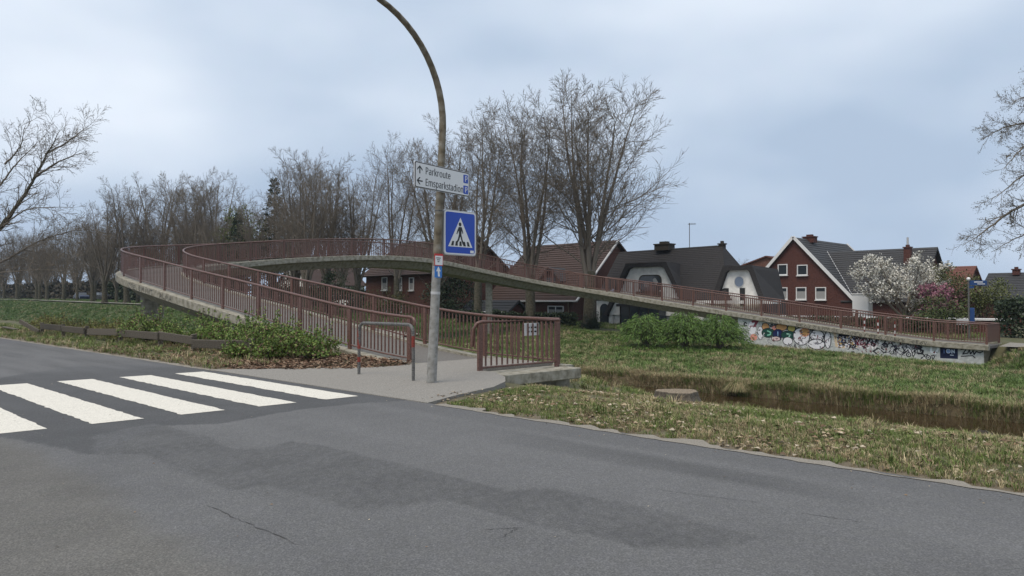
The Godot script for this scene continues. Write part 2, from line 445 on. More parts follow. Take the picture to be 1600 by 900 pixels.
# ---------- ground ----------
func build_ground() -> void:
	var cs := steps([[-60.0, 6.0, 22.0], [6.0, 6.7, 0.7], [6.7, 28.0, 0.3], [28.0, 60.0, 1.0], [60.0, 120.0, 10.0], [120.0, 900.0, 130.0]])
	var us := steps([[-700.0, -60.0, 128.0], [-60.0, -6.0, 6.0], [-6.0, 48.0, 0.5], [48.0, 220.0, 2.0], [220.0, 300.0, 16.0], [300.0, 900.0, 120.0]])
	structure(grid(cs, us, land, land_colour), "ground", M.soil)
	var road := structure(grid(steps([[-8.0, 1.0, 0.15], [1.0, 6.75, 0.05]]), steps([[-6.0, 1.0, 0.14], [1.0, 18.4, 0.06], [18.4, 30.0, 0.145]]), func(_c, _u): return 0.0, road_colour), "road", M.road)
	var far := MB.new(); far.col = Color(0.17, 0.172, 0.178)
	for z in [[-500.0, -6.0], [30.0, 900.0]]:
		far.quad(Vector3(-8, 0, -z[0]), Vector3(6.75, 0, -z[0]), Vector3(6.75, 0, -z[1]), Vector3(-8, 0, -z[1]))
	far.quad(Vector3(-60, 0, 500), Vector3(-8, 0, 500), Vector3(-8, 0, -900), Vector3(-60, 0, -900))
	structure(far, "road_beyond", M.road)
	# zebra crossing
	for k in 9:
		var c1 := 6.48 - 1.035 * k; var c0 := c1 - 0.57
		var mb := MB.new()
		var n := 64
		var pa := Vector3.ZERO; var pb := Vector3.ZERO
		for i in n + 1:
			var u := lerpf(9.78, 15.4, float(i) / n)
			var ra := 0.030 * noise.get_noise_2d(u * 60.0, k * 40.0) + 0.022 * noise.get_noise_2d(u * 240.0, k * 40.0)
			var rb := 0.020 * noise.get_noise_2d(u * 60.0, k * 40.0 + 500.0) + 0.012 * noise.get_noise_2d(u * 240.0, k * 40.0 + 900.0)
			var a := Vector3(c0 + ra, 0.004, -u); var b := Vector3(c1 + rb, 0.004, -u)
			if i > 0: mb.quad(pa, pb, b, a)
			pa = a; pb = b
		part(mb, "zebra_stripe", M.paint, road)
	# cracks
	var cr := MB.new()
	for t in [[2.27, 5.34, 2.29, 4.07, 0.005], [3.27, 3.53, 3.48, 3.38, 0.005], [3.45, 3.4, 3.25, 3.33, 0.004], [5.06, 2.27, 5.14, 1.87, 0.004], [4.9, 3.3, 5.1, 2.6, 0.003]]:
		var p := Vector2(t[0], t[1]); var e := Vector2(t[2], t[3])
		var n := 26
		var side := (e - p).normalized().orthogonal()
		var last := p; var lw := 0.0
		for i in range(1, n + 1):
			var q := p.lerp(e, float(i) / n) + side * rr(-0.012, 0.012)
			var w: float = t[4] * rr(0.2, 1.0) * (1.0 if i < n else 0.0)
			cr.quad(Vector3(last.x - side.x * lw, 0.003, -(last.y - side.y * lw)), Vector3(last.x + side.x * lw, 0.003, -(last.y + side.y * lw)), Vector3(q.x + side.x * w, 0.003, -(q.y + side.y * w)), Vector3(q.x - side.x * w, 0.003, -(q.y - side.y * w)))
			last = q; lw = w
	part(cr, "crack", M.crack, road)
	# pale gritty edge strip, ragged
	var es := MB.new()
	var pa := Vector3.ZERO; var pb := Vector3.ZERO
	for i in 700:
		var u := -6.0 + i * 0.09
		var a := Vector3(6.66 + 0.04 * noise.get_noise_2d(u * 50.0, 7.0) + 0.03 * noise.get_noise_2d(u * 9.0, 2.0), 0.005, -u)
		var b := Vector3(maxf(a.x + 0.01, 6.81 + 0.20 * noise.get_noise_2d(u * 55.0, 90.0) + 0.16 * noise.get_noise_2d(u * 12.0, 44.0)), 0.002, -u)
		if i > 0 and (u < 8.3 or u > 15.3): es.quad(pa, pb, b, a)
		pa = a; pb = b
	structure(es, "road_edge_grit", M.sand)
	# concrete apron between road and ramp
	var ap := MB.new()
	var pts := PackedVector2Array()
	for q in [[6.72, 8.4], [7.6, 8.75], [8.6, 9.05], [9.3, 9.5], [9.9, 10.1], [10.4, 10.9], [10.55, 11.62], [12.95, 11.62], [12.95, 13.8], [10.55, 13.7], [10.0, 13.45], [9.2, 13.55], [8.4, 14.2], [7.6, 14.9], [7.1, 15.4], [6.72, 15.7]]:
		pts.push_back(Vector2(q[0] + rr(-0.04, 0.04) * float(q[0] < 10.4 and q[0] > 6.8), -q[1]))
	var ix := Geometry2D.triangulate_polygon(pts)
	for k in range(0, ix.size(), 3):
		var q := []
		for j in 3:
			var p := pts[ix[k + j]]
			q.append(Vector3(p.x, 0.012 + 0.02 * smoothstep(6.8, 9.0, p.x), p.y))
		if (q[1] - q[0]).cross(q[2] - q[0]).y < 0: q = [q[0], q[2], q[1]]
		ap.tri(q[0], q[1], q[2])
	for k in pts.size():
		var a := pts[k]; var b := pts[(k + 1) % pts.size()]
		ap.quad(Vector3(a.x, -0.25, a.y), Vector3(b.x, -0.25, b.y), Vector3(b.x, 0.012 + 0.02 * smoothstep(6.8, 9.0, b.x), b.y), Vector3(a.x, 0.012 + 0.02 * smoothstep(6.8, 9.0, a.x), a.y))
	structure(ap, "pavement", M.apron)
	# water
	var wa := MB.new()
	wa.quad(Vector3(19.5, -2.1, 400), Vector3(27.0, -2.1, 400), Vector3(27.0, -2.1, -400), Vector3(19.5, -2.1, -400))
	structure(wa, "canal_water", M.water)
	# paths on the far side
	var fp := MB.new()
	var la := Vector3.ZERO; var lb := Vector3.ZERO
	for i in 60:
		var u := 44.0 + i * 3.5
		var a := L(32.4, u, 0.14); var b := L(34.5, u, 0.14)
		if i > 0: fp.quad(la, lb, b, a)
		la = a; lb = b
	structure(fp, "embankment_path", M.apron)
	var rp := MB.new()
	for i in 40:
		var u := 9.6 - i * 0.75
		var a := Vector3(44.35, maxf(land(44.35, u), -0.9) + 0.05, -u); var b := Vector3(46.65, maxf(land(46.65, u), -0.9) + 0.05, -u)
		if i > 0: rp.quad(la, lb, b, a)
		la = a; lb = b
	structure(rp, "footpath", M.apron)

# ---------- footbridge ----------
func build_bridge() -> void:
	var br := thing("footbridge", Vector3(11.75, 0, -11.2), "long curved concrete footbridge with red-brown railings looping over the canal", "footbridge")
	var off := -br.position
	var mb := MB.new()
	sweep(mb, 0.0, BLEN, 0.4, [[-1.16, -0.06], [-1.16, -0.2], [1.16, -0.2], [1.16, -0.06]])
	part(mb, "deck", M.deck, br).position = off
	for sgn in [-1.0, 1.0]:
		mb = MB.new()
		var pr := [[1.16, 0.0], [1.16, -0.30], [1.42, -0.30], [1.45, -0.27], [1.45, -0.02], [1.43, 0.0]]
		if sgn < 0:
			pr.reverse()
			for i in pr.size(): pr[i] = [-pr[i][0], pr[i][1]]
		sweep(mb, 0.0 if sgn < 0 else 2.3, BLEN + 0.0, 0.4, pr)
		part(mb, "edge_beam", M.concrete, br).position = off
	mb = MB.new()
	sweep(mb, 10.5, 72.2, 0.4, [[-1.16, -0.2], [-1.2, -0.32], [-0.75, -0.72], [0.75, -0.72], [1.2, -0.32], [1.16, -0.2]])
	part(mb, "girder", M.concrete, br).position = off
	# ramp body on the road side, standing on the ground
	mb = MB.new()
	var prev := []
	for i in 31:
		var s := i * 0.4
		var cur := [B(s, -1.3, -0.29), B(s, 1.3, -0.29), B(s, 1.3, 0), B(s, -1.3, 0)]
		cur[2].y = -0.5; cur[3].y = -1.0
		if s < 2.3: cur[2].y = -0.3
		if i > 0:
			mb.quad(prev[0], prev[3], cur[3], cur[0]); mb.quad(prev[2], prev[1], cur[1], cur[2])
		if i == 30: mb.quad(cur[0], cur[1], cur[2], cur[3])
		if i == 0: mb.quad(cur[1], cur[0], cur[3], cur[2])
		prev = cur
	part(mb, "ramp_wall", M.concrete, br).position = off
	# slab under the end panel
	mb = MB.new()
	mb.bevel_box(Vector3(11.66, -0.15, -11.2), Vector3(2.62, 0.24, 0.8), 0.02)
	part(mb, "end_slab", M.concrete, br).position = off
	# piers
	for q in [[24.2, 0.34, 0.55], [51.4, 0.24, 0.3]]:
		mb = MB.new()
		var p := at_s(q[0]); var d := dir_s(q[0])
		var top := rise(q[0]) - 0.7; var bot := land(p.x, p.y) - 0.4
		var ring := []
		for y in [bot, top]:
			for k in 16:
				var t := TAU * k / 16
				var e: float = q[2] if y == top else q[1]
				var w: Vector2 = d.orthogonal() * cos(t) * maxf(e, q[1]) + d * sin(t) * q[1]
				ring.append(Vector3(p.x + w.x, y, -(p.y + w.y)))
		for k in 16:
			var j := (k + 1) % 16
			mb.quad(ring[j], ring[k], ring[16 + k], ring[16 + j])
		part(mb, "pier", M.concrete, br).position = off
	# graffiti wall under the far ramp
	var s0 := 71.7; var s1 := BLEN - 0.25
	mb = MB.new()
	var n := 40
	for i in n:
		var a := lerpf(s0, s1, float(i) / n); var b := lerpf(s0, s1, float(i + 1) / n)
		var ta := B(a, -1.22, -0.29); var tb := B(b, -1.22, -0.29)
		var ba := ta; ba.y = -2.3; var bb := tb; bb.y = -2.3
		mb.quad(ba, bb, tb, ta)
		for p in [[a, ba], [b, tb], [b, bb], [a, ba], [a, ta], [b, tb]]:   # same vertex order as quad() emits
			mb.uv.push_back(Vector2((p[0] - s0) / (s1 - s0), clampf((0.35 - p[1].y) / 2.65, 0, 1)))
	var gm := StandardMaterial3D.new(); gm.albedo_texture = graffiti(); gm.roughness = 0.85; gm.cull_mode = BaseMaterial3D.CULL_DISABLED
	part(mb, "graffiti_wall", gm, br).position = off
	mb = MB.new()
	for z in [s0, s1]:
		var a := B(z, -1.22, -0.29); var b := B(z, 1.22, -0.29)
		mb.quad(Vector3(a.x, -2.3, a.z), Vector3(b.x, -2.3, b.z), b, a)
	for i in n:
		var a := B(lerpf(s0, s1, float(i) / n), 1.22, -0.29); var b := B(lerpf(s0, s1, float(i + 1) / n), 1.22, -0.29)
		mb.quad(Vector3(b.x, -2.3, b.z), Vector3(a.x, -2.3, a.z), a, b)
	part(mb, "abutment", M.concrete, br).position = off
	# lettering sprayed along the edge beam
	for w in [[73.4, 74.8, "ZOGEL", -1.0], [75.6, 76.6, "GEO/", -1.0], [76.65, 77.65, "GEO/", -1.0], [77.7, 78.7, "GEO/", -1.0], [78.75, 79.75, "GEO/", -1.0], [79.8, 80.8, "GEO/", -1.0], [80.9, 81.7, "GERV", -1.0], [82.0, 82.8, "GEOV", -1.0], [16.0, 17.2, "ALMA", 1.0], [17.8, 19.3, "GMINT", 1.0], [19.6, 20.5, "ZOE", 1.0]]:
		mb = MB.new(); scrawl(mb, w[0], w[1], w[2], w[3])
		var wo := part(mb, "sprayed_word", M.black, br); wo.position = off; wo.set_meta("kind", "stuff")
	# railings
	var bar := MB.new(); bar.box(Vector3(0, 0.5, 0), Vector3(0.022, 0.84, 0.034))
	var bar_mesh := bar.mesh(M.rail)
	var post := MB.new(); post.bevel_box(Vector3(0, 0.42, 0), Vector3(0.055, 1.16, 0.11), 0.006)
	var post_mesh := post.mesh(M.rail)
	var rest := MB.new()
	var count := 0
	for sgn in [1.0, -1.0]:
		var rail := Node3D.new(); rail.name = "railing"; br.add_child(rail, true); rail.position = off
		var a0 := 2.55 if sgn > 0 else 0.25
		var o := 1.24 * float(sgn)
		var pts := PackedVector3Array(); var rad := PackedFloat32Array(); var low := PackedVector3Array(); var lr := PackedFloat32Array()
		if sgn > 0:
			pts.append_array([B(a0 - 0.12, o, 0.86), B(a0 - 0.14, o, 0.95), B(a0 - 0.08, o, 1.01)]); rad.append_array([0.034, 0.036, 0.036])
		var m := int((BLEN - a0) / 0.35)
		for i in m + 1:
			var s := lerpf(a0, BLEN - 0.1, float(i) / m)
			pts.push_back(B(s, o, 1.03)); rad.push_back(0.036)
			low.push_back(B(s, o, 0.1)); lr.push_back(0.02)
		mb = MB.new(); mb.tube(pts, rad, 8, true); part(mb, "handrail", M.rail, rail)
		mb = MB.new(); mb.tube(low, lr, 4, true); part(mb, "bottom_rail", M.rail, rail)
		var np := int((BLEN - a0 - 0.2) / 2.4)
		for i in np + 1:
			var s := lerpf(a0 + 0.06, BLEN - 0.12, float(i) / np)
			var d := dir_s(s)
			part_mesh(post_mesh, "post", rail, Transform3D(Basis(Vector3.UP, atan2(d.y, d.x) + PI / 2), B(s, o, 0)))
		var nb := int((BLEN - a0) / 0.145)
		for i in nb:
			var s := a0 + 0.13 + i * 0.145
			if s > BLEN - 0.2: break
			var d := dir_s(s)
			var xf := Transform3D(Basis(Vector3.UP, atan2(d.y, d.x) + PI / 2), B(s, o, 0.06))
			if s < 22.6 and count < 300:
				part_mesh(bar_mesh, "baluster", rail, xf); count += 1
			else:
				rest.box(xf * Vector3(0, 0.5, 0), Vector3(0.022, 0.84, 0.034), xf.basis)
	var ro := part(rest, "far_balusters", M.rail, br); ro.position = off; ro.set_meta("kind", "stuff")
	# panel that closes the foot of the ramp, and the plated end on the far side
	var pn := Node3D.new(); pn.name = "end_panel"; br.add_child(pn, true); pn.position = off
	var y0 := -0.03
	for c in [10.38, 12.72]:
		part_mesh(post_mesh, "post", pn, Transform3D(Basis(Vector3.UP, PI / 2), Vector3(c, y0, -11.3)))
	mb = MB.new()
	mb.tube(PackedVector3Array([Vector3(10.30, y0 + 0.55, -11.44), Vector3(10.28, y0 + 0.9, -11.38), Vector3(10.32, y0 + 1.02, -11.32), Vector3(10.42, y0 + 1.05, -11.3), Vector3(12.78, y0 + 1.05, -11.3)]), PackedFloat32Array([0.034, 0.036, 0.037, 0.037, 0.037]), 8, true)
	part(mb, "handrail", M.rail, pn)
	mb = MB.new(); mb.rod(Vector3(10.38, y0 + 0.12, -11.3), Vector3(12.72, y0 + 0.12, -11.3), 0.022, 4); part(mb, "bottom_rail", M.rail, pn)
	for i in 14:
		part_mesh(bar_mesh, "baluster", pn, Transform3D(Basis(Vector3.UP, PI / 2), Vector3(10.54 + i * 0.156, y0 + 0.07, -11.3)))
	var ep := B(BLEN - 0.1, -1.3, 0)
	mb = MB.new(); mb.box(Vector3(45.5, ep.y + 0.55, ep.z), Vector3(2.5, 0.88, 0.03)); mb.box(Vector3(45.5, ep.y + 1.02, ep.z), Vector3(2.6, 0.05, 0.07))
	part(mb, "end_plate", M.rail, br).position = off
	# notice tied to the end panel
	var no := thing("notice", Vector3(11.95, 0.83, -11.34), "white printed notice tied to the bars of the ramp's end panel", "notice")
	mb = MB.new(); mb.box(Vector3.ZERO, Vector3(0.46, 0.27, 0.006)); part(mb, "sheet", M.white, no)
	mb = MB.new()
	for r in 2:
		for k in 3: mb.box(Vector3(-0.11 + k * 0.11, 0.04 - r * 0.09, 0.004), Vector3(0.07, 0.035, 0.002))
	part(mb, "lettering", M.rubber, no)

func brush(im: Image, x: float, y: float, r: float, col: Color) -> void:
	var w := im.get_width(); var h := im.get_height()
	for j in range(maxi(0, int(y - r)), mini(h, int(y + r) + 1)):
		for i in range(maxi(0, int(x - r)), mini(w, int(x + r) + 1)):
			if (i - x) * (i - x) + (j - y) * (j - y) <= r * r: im.set_pixel(i, j, col)
func stroke(im: Image, pts: Array, r: float, col: Color) -> void:
	for k in pts.size() - 1:
		var a := Vector2(pts[k][0], pts[k][1]); var b := Vector2(pts[k + 1][0], pts[k + 1][1])
		var n := int(a.distance_to(b) / maxf(1.0, r * 0.6)) + 1
		for i in n + 1:
			var p := a.lerp(b, float(i) / n); brush(im, p.x, p.y, r, col)
func blob(im: Image, x: float, y: float, rx: float, ry: float, col: Color, line: Color, lw: float) -> void:
	for j in range(maxi(0, int(y - ry - lw)), mini(im.get_height(), int(y + ry + lw) + 1)):
		for i in range(maxi(0, int(x - rx - lw)), mini(im.get_width(), int(x + rx + lw) + 1)):
			var ex := (i - x) / rx; var ey := (j - y) / ry
			var q := ex * ex + ey * ey + 0.12 * noise.get_noise_2d(i * 0.5, j * 0.5)
			var ql := ((i - x) / (rx + lw)) * ((i - x) / (rx + lw)) + ((j - y) / (ry + lw)) * ((j - y) / (ry + lw))
			if q <= 1.0: im.set_pixel(i, j, col)
			elif ql <= 1.0: im.set_pixel(i, j, line)
func graffiti() -> ImageTexture:
	# 1 px = 1 cm: 1340 wide, 265 high; row 0 is 0.35 m, the ground lies near row 140 at the left and 200 at the right
	var W := 1340; var H := 265
	var im := Image.create(W, H, false, Image.FORMAT_RGB8)
	for j in H:
		for i in W:
			var a := noise.get_noise_2d(i * 0.9, j * 0.9); var b := noise.get_noise_2d(i * 6.0, j * 6.0)
			var k := 0.71 + 0.09 * a + 0.05 * b
			im.set_pixel(i, j, Color(k * 0.98, k, k * 0.99))
	var dk := Color(0.09, 0.09, 0.12); var wt := Color(0.86, 0.86, 0.88); var pk := Color(0.82, 0.55, 0.5)
	var orange := Color(0.76, 0.58, 0.38); var gn := Color(0.04, 0.26, 0.22); var nv := Color(0.05, 0.1, 0.3)
	stroke(im, [[58, 32], [48, 26], [40, 38], [46, 50], [58, 46]], 3.5, dk)
	blob(im, 95, 60, 26, 42, wt, Color(0.6, 0.6, 0.63), 3); stroke(im, [[80, 50], [100, 48], [120, 52]], 3, Color(0.5, 0.25, 0.3))
	stroke(im, [[98, 20], [130, 16], [115, 40]], 8, Color(0.48, 0.22, 0.28))
	blob(im, 148, 90, 17, 40, wt, dk, 3); blob(im, 105, 118, 22, 20, pk, pk, 1)
	for r in [[160, 500, 28, 58]]:
		for y in range(r[2], r[3]):
			for x in range(r[0], r[1]):
				if noise.get_noise_2d(x * 1.2, y * 2.0) > -0.12: im.set_pixel(x, y + int((x - 160) * 0.06), dk)
	blob(im, 182, 50, 21, 21, orange, dk, 4); blob(im, 240, 62, 18, 20, pk, dk, 3); blob(im, 282, 50, 34, 20, orange, dk, 4); blob(im, 345, 56, 22, 19, Color(0.7, 0.66, 0.38), dk, 4)
	blob(im, 200, 88, 40, 27, gn, dk, 4); blob(im, 262, 92, 32, 26, nv, dk, 4); blob(im, 325, 98, 42, 24, gn, dk, 4)
	stroke(im, [[195, 76], [215, 84], [212, 98], [196, 102]], 4, Color(0.5, 0.75, 0.66)); stroke(im, [[318, 90], [338, 94], [330, 108]], 4, Color(0.6, 0.8, 0.72)); stroke(im, [[260, 80], [262, 104]], 3, Color(0.5, 0.65, 0.8))
	blob(im, 250, 122, 28, 12, Color(0.80, 0.72, 0.72), dk, 4); blob(im, 322, 134, 28, 22, wt, dk, 4)
	blob(im, 405, 102, 48, 50, wt, dk, 5); blob(im, 425, 78, 26, 22, orange, pk, 4); stroke(im, [[395, 70], [412, 92], [400, 108]], 3, Color(0.45, 0.3, 0.25))
	blob(im, 498, 96, 38, 32, wt, dk, 5); blob(im, 495, 146, 46, 28, wt, dk, 5); blob(im, 560, 116, 16, 48, wt, dk, 5)
	stroke(im, [[600, 70], [604, 110], [610, 150], [650, 156]], 8, Color(0.8, 0.72, 0.6))
	for k in 260:
		var x := rr(620, 720); var y := rr(76, 158)
		brush(im, x, y, rr(2, 6), [dk, Color(0.75, 0.62, 0.4), nv, Color(0.35, 0.22, 0.15), wt][rng.randi() % 5])
	for y in range(74, 96):
		for x in range(622, 680): im.set_pixel(x, y, Color(0.03, 0.05, 0.14))
	for k in 150:
		var x := rr(720, 830); var y := rr(88, 150)
		stroke(im, [[x, y], [x + rr(-14, 14), y + rr(-16, 16)]], rr(1.5, 4), [Color(0.42, 0.1, 0.18), wt, Color(0.3, 0.08, 0.14), Color(0.75, 0.6, 0.63), dk][rng.randi() % 5])
	# black tags on bare paint
	for k in 60:
		var x := 800 + k * 4.3 + rr(-6, 6); var y := rr(92, 172)
		var p := [[x, y]]
		for q in 4: p.append([p[-1][0] + rr(-16, 18), p[-1][1] + rr(-18, 18)])
		stroke(im, p, rr(1.2, 3.4), dk if k % 5 else Color(0.9, 0.9, 0.9))
	for t in [[905, 172], [990, 182], [1085, 192]]:
		var ring := []
		for q in 12: ring.append([t[0] + 11 * cos(q * 0.57), t[1] + 11 * sin(q * 0.57)])
		stroke(im, ring, 2.6, dk); brush(im, t[0], t[1], 3, dk); stroke(im, [[t[0] + 16, t[1] - 12], [t[0] + 22, t[1] + 12], [t[0] + 32, t[1] - 10]], 2.2, dk)
	stroke(im, [[1062, 128], [1050, 122], [1040, 130], [1042, 148], [1060, 158], [1056, 174], [1036, 172]], 4.5, dk)
	stroke(im, [[1100, 130], [1120, 122], [1134, 140], [1120, 168], [1098, 160], [1100, 138]], 5, Color(0.88, 0.9, 0.92))
	for k in 18:
		var x := 960 + k * 4.2
		stroke(im, [[x, rr(118, 124)], [x - 5, rr(140, 148)]], 1.4, Color(0.3, 0.3, 0.33))
	# blue square with white letters
	for y in range(122, 193):
		for x in range(1142, 1224): im.set_pixel(x, y, Color(0.03, 0.08 + 0.01 * (x % 3), 0.22))
	var lt := Color(0.78, 0.83, 0.9)
	stroke(im, [[1160, 148], [1160, 164]], 2, Color(0.4, 0.5, 0.7)); blob(im, 1180, 154, 8, 9, Color(0.5, 0.6, 0.78), lt, 3); stroke(im, [[1196, 163], [1196, 147], [1207, 161], [1207, 147]], 2.4, lt)
	stroke(im, [[1188, 174], [1204, 174]], 1.2, lt)
	# last black tag
	stroke(im, [[1238, 142], [1262, 138], [1246, 166], [1268, 160], [1276, 142], [1280, 164], [1292, 146], [1296, 166], [1306, 150], [1322, 156], [1334, 148]], 2.8, dk)
	stroke(im, [[1240, 178], [1290, 172], [1300, 182]], 2.4, dk); stroke(im, [[1232, 132], [1242, 140]], 3, Color(0.5, 0.15, 0.25)); stroke(im, [[1270, 128], [1296, 130]], 2.4, dk)
	for k in 300:
		var x := rr(20, 1130); var y := 30 + x * 0.075 + rr(10, 110)
		var p := [[x, y]]
		for q in 3: p.append([p[-1][0] + rr(-9, 11), p[-1][1] + rr(-9, 9)])
		if x > 360 or k % 3 == 0: stroke(im, p, rr(0.8, 2.0), [dk, dk, Color(0.3, 0.3, 0.36), Color(0.82, 0.82, 0.84), Color(0.4, 0.2, 0.22)][rng.randi() % 5])
	# weathering: dirt splashed up from the grass, run-off streaks
	for k in 70:
		var x := rr(0, W); var y := rr(20, 110); var l := rr(10, 60)
		for q in int(l):
			var yy := int(y) + q
			if yy < H and int(x) < W: im.set_pixel(int(x), yy, im.get_pixel(int(x), yy).darkened(0.22))
	return ImageTexture.create_from_image(im)
const GLYPH := {"G": [[0.9, 0.85, 0.5, 1.0, 0.1, 0.6, 0.3, 0.1, 0.8, 0.1, 0.85, 0.5, 0.5, 0.5]], "E": [[0.8, 0.9, 0.2, 0.9, 0.15, 0.1, 0.8, 0.1], [0.2, 0.5, 0.65, 0.5]], "O": [[0.5, 0.95, 0.1, 0.5, 0.5, 0.05, 0.9, 0.5, 0.5, 0.95]], "R": [[0.15, 0.0, 0.2, 1.0, 0.8, 0.8, 0.25, 0.5, 0.85, 0.0]], "V": [[0.1, 1.0, 0.45, 0.0, 0.9, 1.0]], "/": [[0.2, -0.1, 0.8, 1.1]], "Z": [[0.1, 0.95, 0.9, 0.95, 0.1, 0.05, 0.9, 0.05]], "L": [[0.2, 1.0, 0.2, 0.05, 0.8, 0.05]], "A": [[0.05, 0.0, 0.5, 1.0, 0.95, 0.0], [0.25, 0.4, 0.75, 0.4]], "M": [[0.05, 0.0, 0.15, 1.0, 0.5, 0.4, 0.85, 1.0, 0.95, 0.0]], "I": [[0.5, 0.0, 0.5, 1.0]], "N": [[0.1, 0.0, 0.15, 1.0, 0.85, 0.0, 0.9, 1.0]], "T": [[0.5, 0.0, 0.5, 1.0], [0.05, 1.0, 0.95, 1.0]], " ": []}
func scrawl(mb: MB, s0: float, s1: float, text: String, side := -1.0) -> void:   # thin painted strokes lying on the face of the edge beam
	var n := text.length(); var w := (s1 - s0) / n
	for i in n:
		var q := 0.02 * sin(i * 2.3)
		for line in GLYPH[text[i]]:
			for k in range(0, line.size() - 2, 2):
				var p := []
				for e in [k, k + 2]:
					var fx: float = line[e] if side < 0 else 1.0 - line[e]
					var idx := float(i) if side < 0 else float(n - 1 - i)
					p.append(B(s0 + (idx + fx * 0.86) * w, side * 1.454, -0.25 + q + line[e + 1] * 0.17))
				var t := Vector3.UP.cross(p[1] - p[0])
				var d: Vector3 = (p[1] - p[0]).normalized() * 0.008
				var h := Vector3(0, 0.011, 0)
				if absf((p[1] - p[0]).y) > 0.08: h = Vector3(0, 0, 0.012)
				mb.quad(p[0] - d - h, p[1] + d - h, p[1] + d + h, p[0] - d + h)

# ---------- street furniture ----------
func rounded(w: float, h: float, r: float, k := 5) -> PackedVector2Array:
	var o := PackedVector2Array()
	for q in [[1, 1, 0], [-1, 1, 90], [-1, -1, 180], [1, -1, 270]]:
		for i in k + 1:
			var t := deg_to_rad(q[2] + 90.0 * i / k)
			o.push_back(Vector2(q[0] * (w / 2 - r) + r * cos(t), q[1] * (h / 2 - r) + r * sin(t)))
	return o
func text(s: String, size: float, m: Material, parent: Node3D, at: Vector3, called := "lettering", width := 0.0) -> void:
	var t := TextMesh.new(); var f := SystemFont.new(); f.font_names = PackedStringArray(["Droid Sans"])
	t.font = f; t.text = s; t.font_size = 64; t.pixel_size = size / 64.0; t.depth = 0.003; t.material = m
	t.horizontal_alignment = HORIZONTAL_ALIGNMENT_LEFT
	var o := part_mesh(t, called, parent)
	o.position = at
	if width > 0:
		var w := t.get_aabb().size.x
		if w > 0: o.scale.x = width / w
func build_street_things() -> void:
	# lamp post, leaning a little, its arm bending out over the road
	var base := Vector3(8.32, 0.03, -10.3)
	var lp := thing("street_lamp", base, "weathered tapered lamp post with bent arm beside the zebra crossing", "street lamp")
	var mb := MB.new()
	var pts := PackedVector3Array(); var rad := PackedFloat32Array()
	var lean := Vector3(0.030, 1, 0.030)
	for i in 12:
		var y := 4.45 * i / 11.0
		pts.push_back(lean * y); rad.push_back(lerpf(0.088, 0.060, i / 11.0))
	var top := pts[11]
	for i in range(1, 15):
		var t := deg_to_rad(86.0 * i / 14.0)
		pts.push_back(top + Vector3(-1.95 * (1 - cos(t)), 1.95 * sin(t), 0.0) + Vector3(0.03, 0, 0.03) * sin(t)); rad.push_back(lerpf(0.060, 0.045, i / 14.0))
	pts.push_back(pts[-1] + Vector3(-0.5, 0.03, 0)); rad.push_back(0.043)
	mb.tube(pts.slice(5), rad.slice(5), 14, true)
	part(mb, "mast", M.pole, lp)
	mb = MB.new(); mb.tube(pts.slice(0, 6), rad.slice(0, 6), 14, true); part(mb, "lower_mast", M.steelpole, lp)
	var hd := pts[-1]
	mb = MB.new(); mb.bevel_box(hd + Vector3(-0.32, 0.03, 0), Vector3(0.75, 0.14, 0.26), 0.03); part(mb, "lamp_head", M.signgrey, lp)
	mb = MB.new(); mb.bevel_box(hd + Vector3(-0.4, -0.06, 0), Vector3(0.45, 0.06, 0.2), 0.02); part(mb, "lamp_glass", M.white, lp)
	mb = MB.new(); mb.rod(lean * 1.55 + Vector3(0, -0.02, 0.0), lean * 1.58, 0.083, 14); part(mb, "band", M.signgrey, lp)
	mb = MB.new(); mb.rod(lean * 2.14, lean * 2.16, 0.079, 14); mb.rod(lean * 2.98, lean * 3.0, 0.074, 14); part(mb, "clamp", M.steel, lp)
	# direction sign
	var bs := Basis(Vector3.UP, deg_to_rad(-11.5)) * Basis(Vector3.BACK, deg_to_rad(-1.2))
	var ds := thing("direction_sign", base + lean * 3.52 + Vector3(-0.03, 0, 0.09), "white direction sign with two arrows and parking squares on lamp post", "sign")
	ds.basis = Basis(Vector3.UP, deg_to_rad(11.0))
	mb = MB.new(); ds.scale = Vector3(1.1, 1.0, 1.0); mb.plate(rounded(1.36, 0.44, 0.03), Transform3D(), 0.02); part(mb, "frame", M.signgrey, ds)
	mb = MB.new(); mb.plate(rounded(1.345, 0.425, 0.026), Transform3D(Basis(), Vector3(0, 0, 0.0205)), 0.001); part(mb, "border", M.black, ds)
	mb = MB.new(); mb.plate(rounded(1.315, 0.395, 0.02), Transform3D(Basis(), Vector3(0, 0, 0.022)), 0.001); part(mb, "panel", M.white, ds)
	text("Parkroute", 0.165, M.black, ds, Vector3(-0.44, 0.088, 0.0245), "lettering", 0.60)
	text("Emsparkstadion", 0.165, M.black, ds, Vector3(-0.44, -0.105, 0.0245), "lettering", 0.93)
	for q in [[0.09, 90.0], [-0.1, 180.0]]:
		mb = MB.new()
		var xf := Transform3D(Basis(Vector3.BACK, deg_to_rad(q[1])), Vector3(-0.565, q[0], 0.0235))
		mb.plate(PackedVector2Array([Vector2(-0.065, -0.011), Vector2(0.04, -0.011), Vector2(0.04, 0.011), Vector2(-0.065, 0.011)]), xf, 0.002)
		for s in [-1, 1]:
			mb.plate(PackedVector2Array([Vector2(0.07, 0), Vector2(0.012, 0.06 * s), Vector2(-0.016, 0.06 * s), Vector2(0.042, 0)]), xf, 0.0022)
		part(mb, "arrow", M.black, ds)
	for y in [0.095, -0.1]:
		mb = MB.new(); mb.plate(rounded(0.125, 0.15, 0.015), Transform3D(Basis(), Vector3(0.575, y, 0.0235)), 0.0015); part(mb, "parking_square", M.blue, ds)
		text("P", 0.14, M.white, ds, Vector3(0.545, y, 0.0265), "parking_letter")
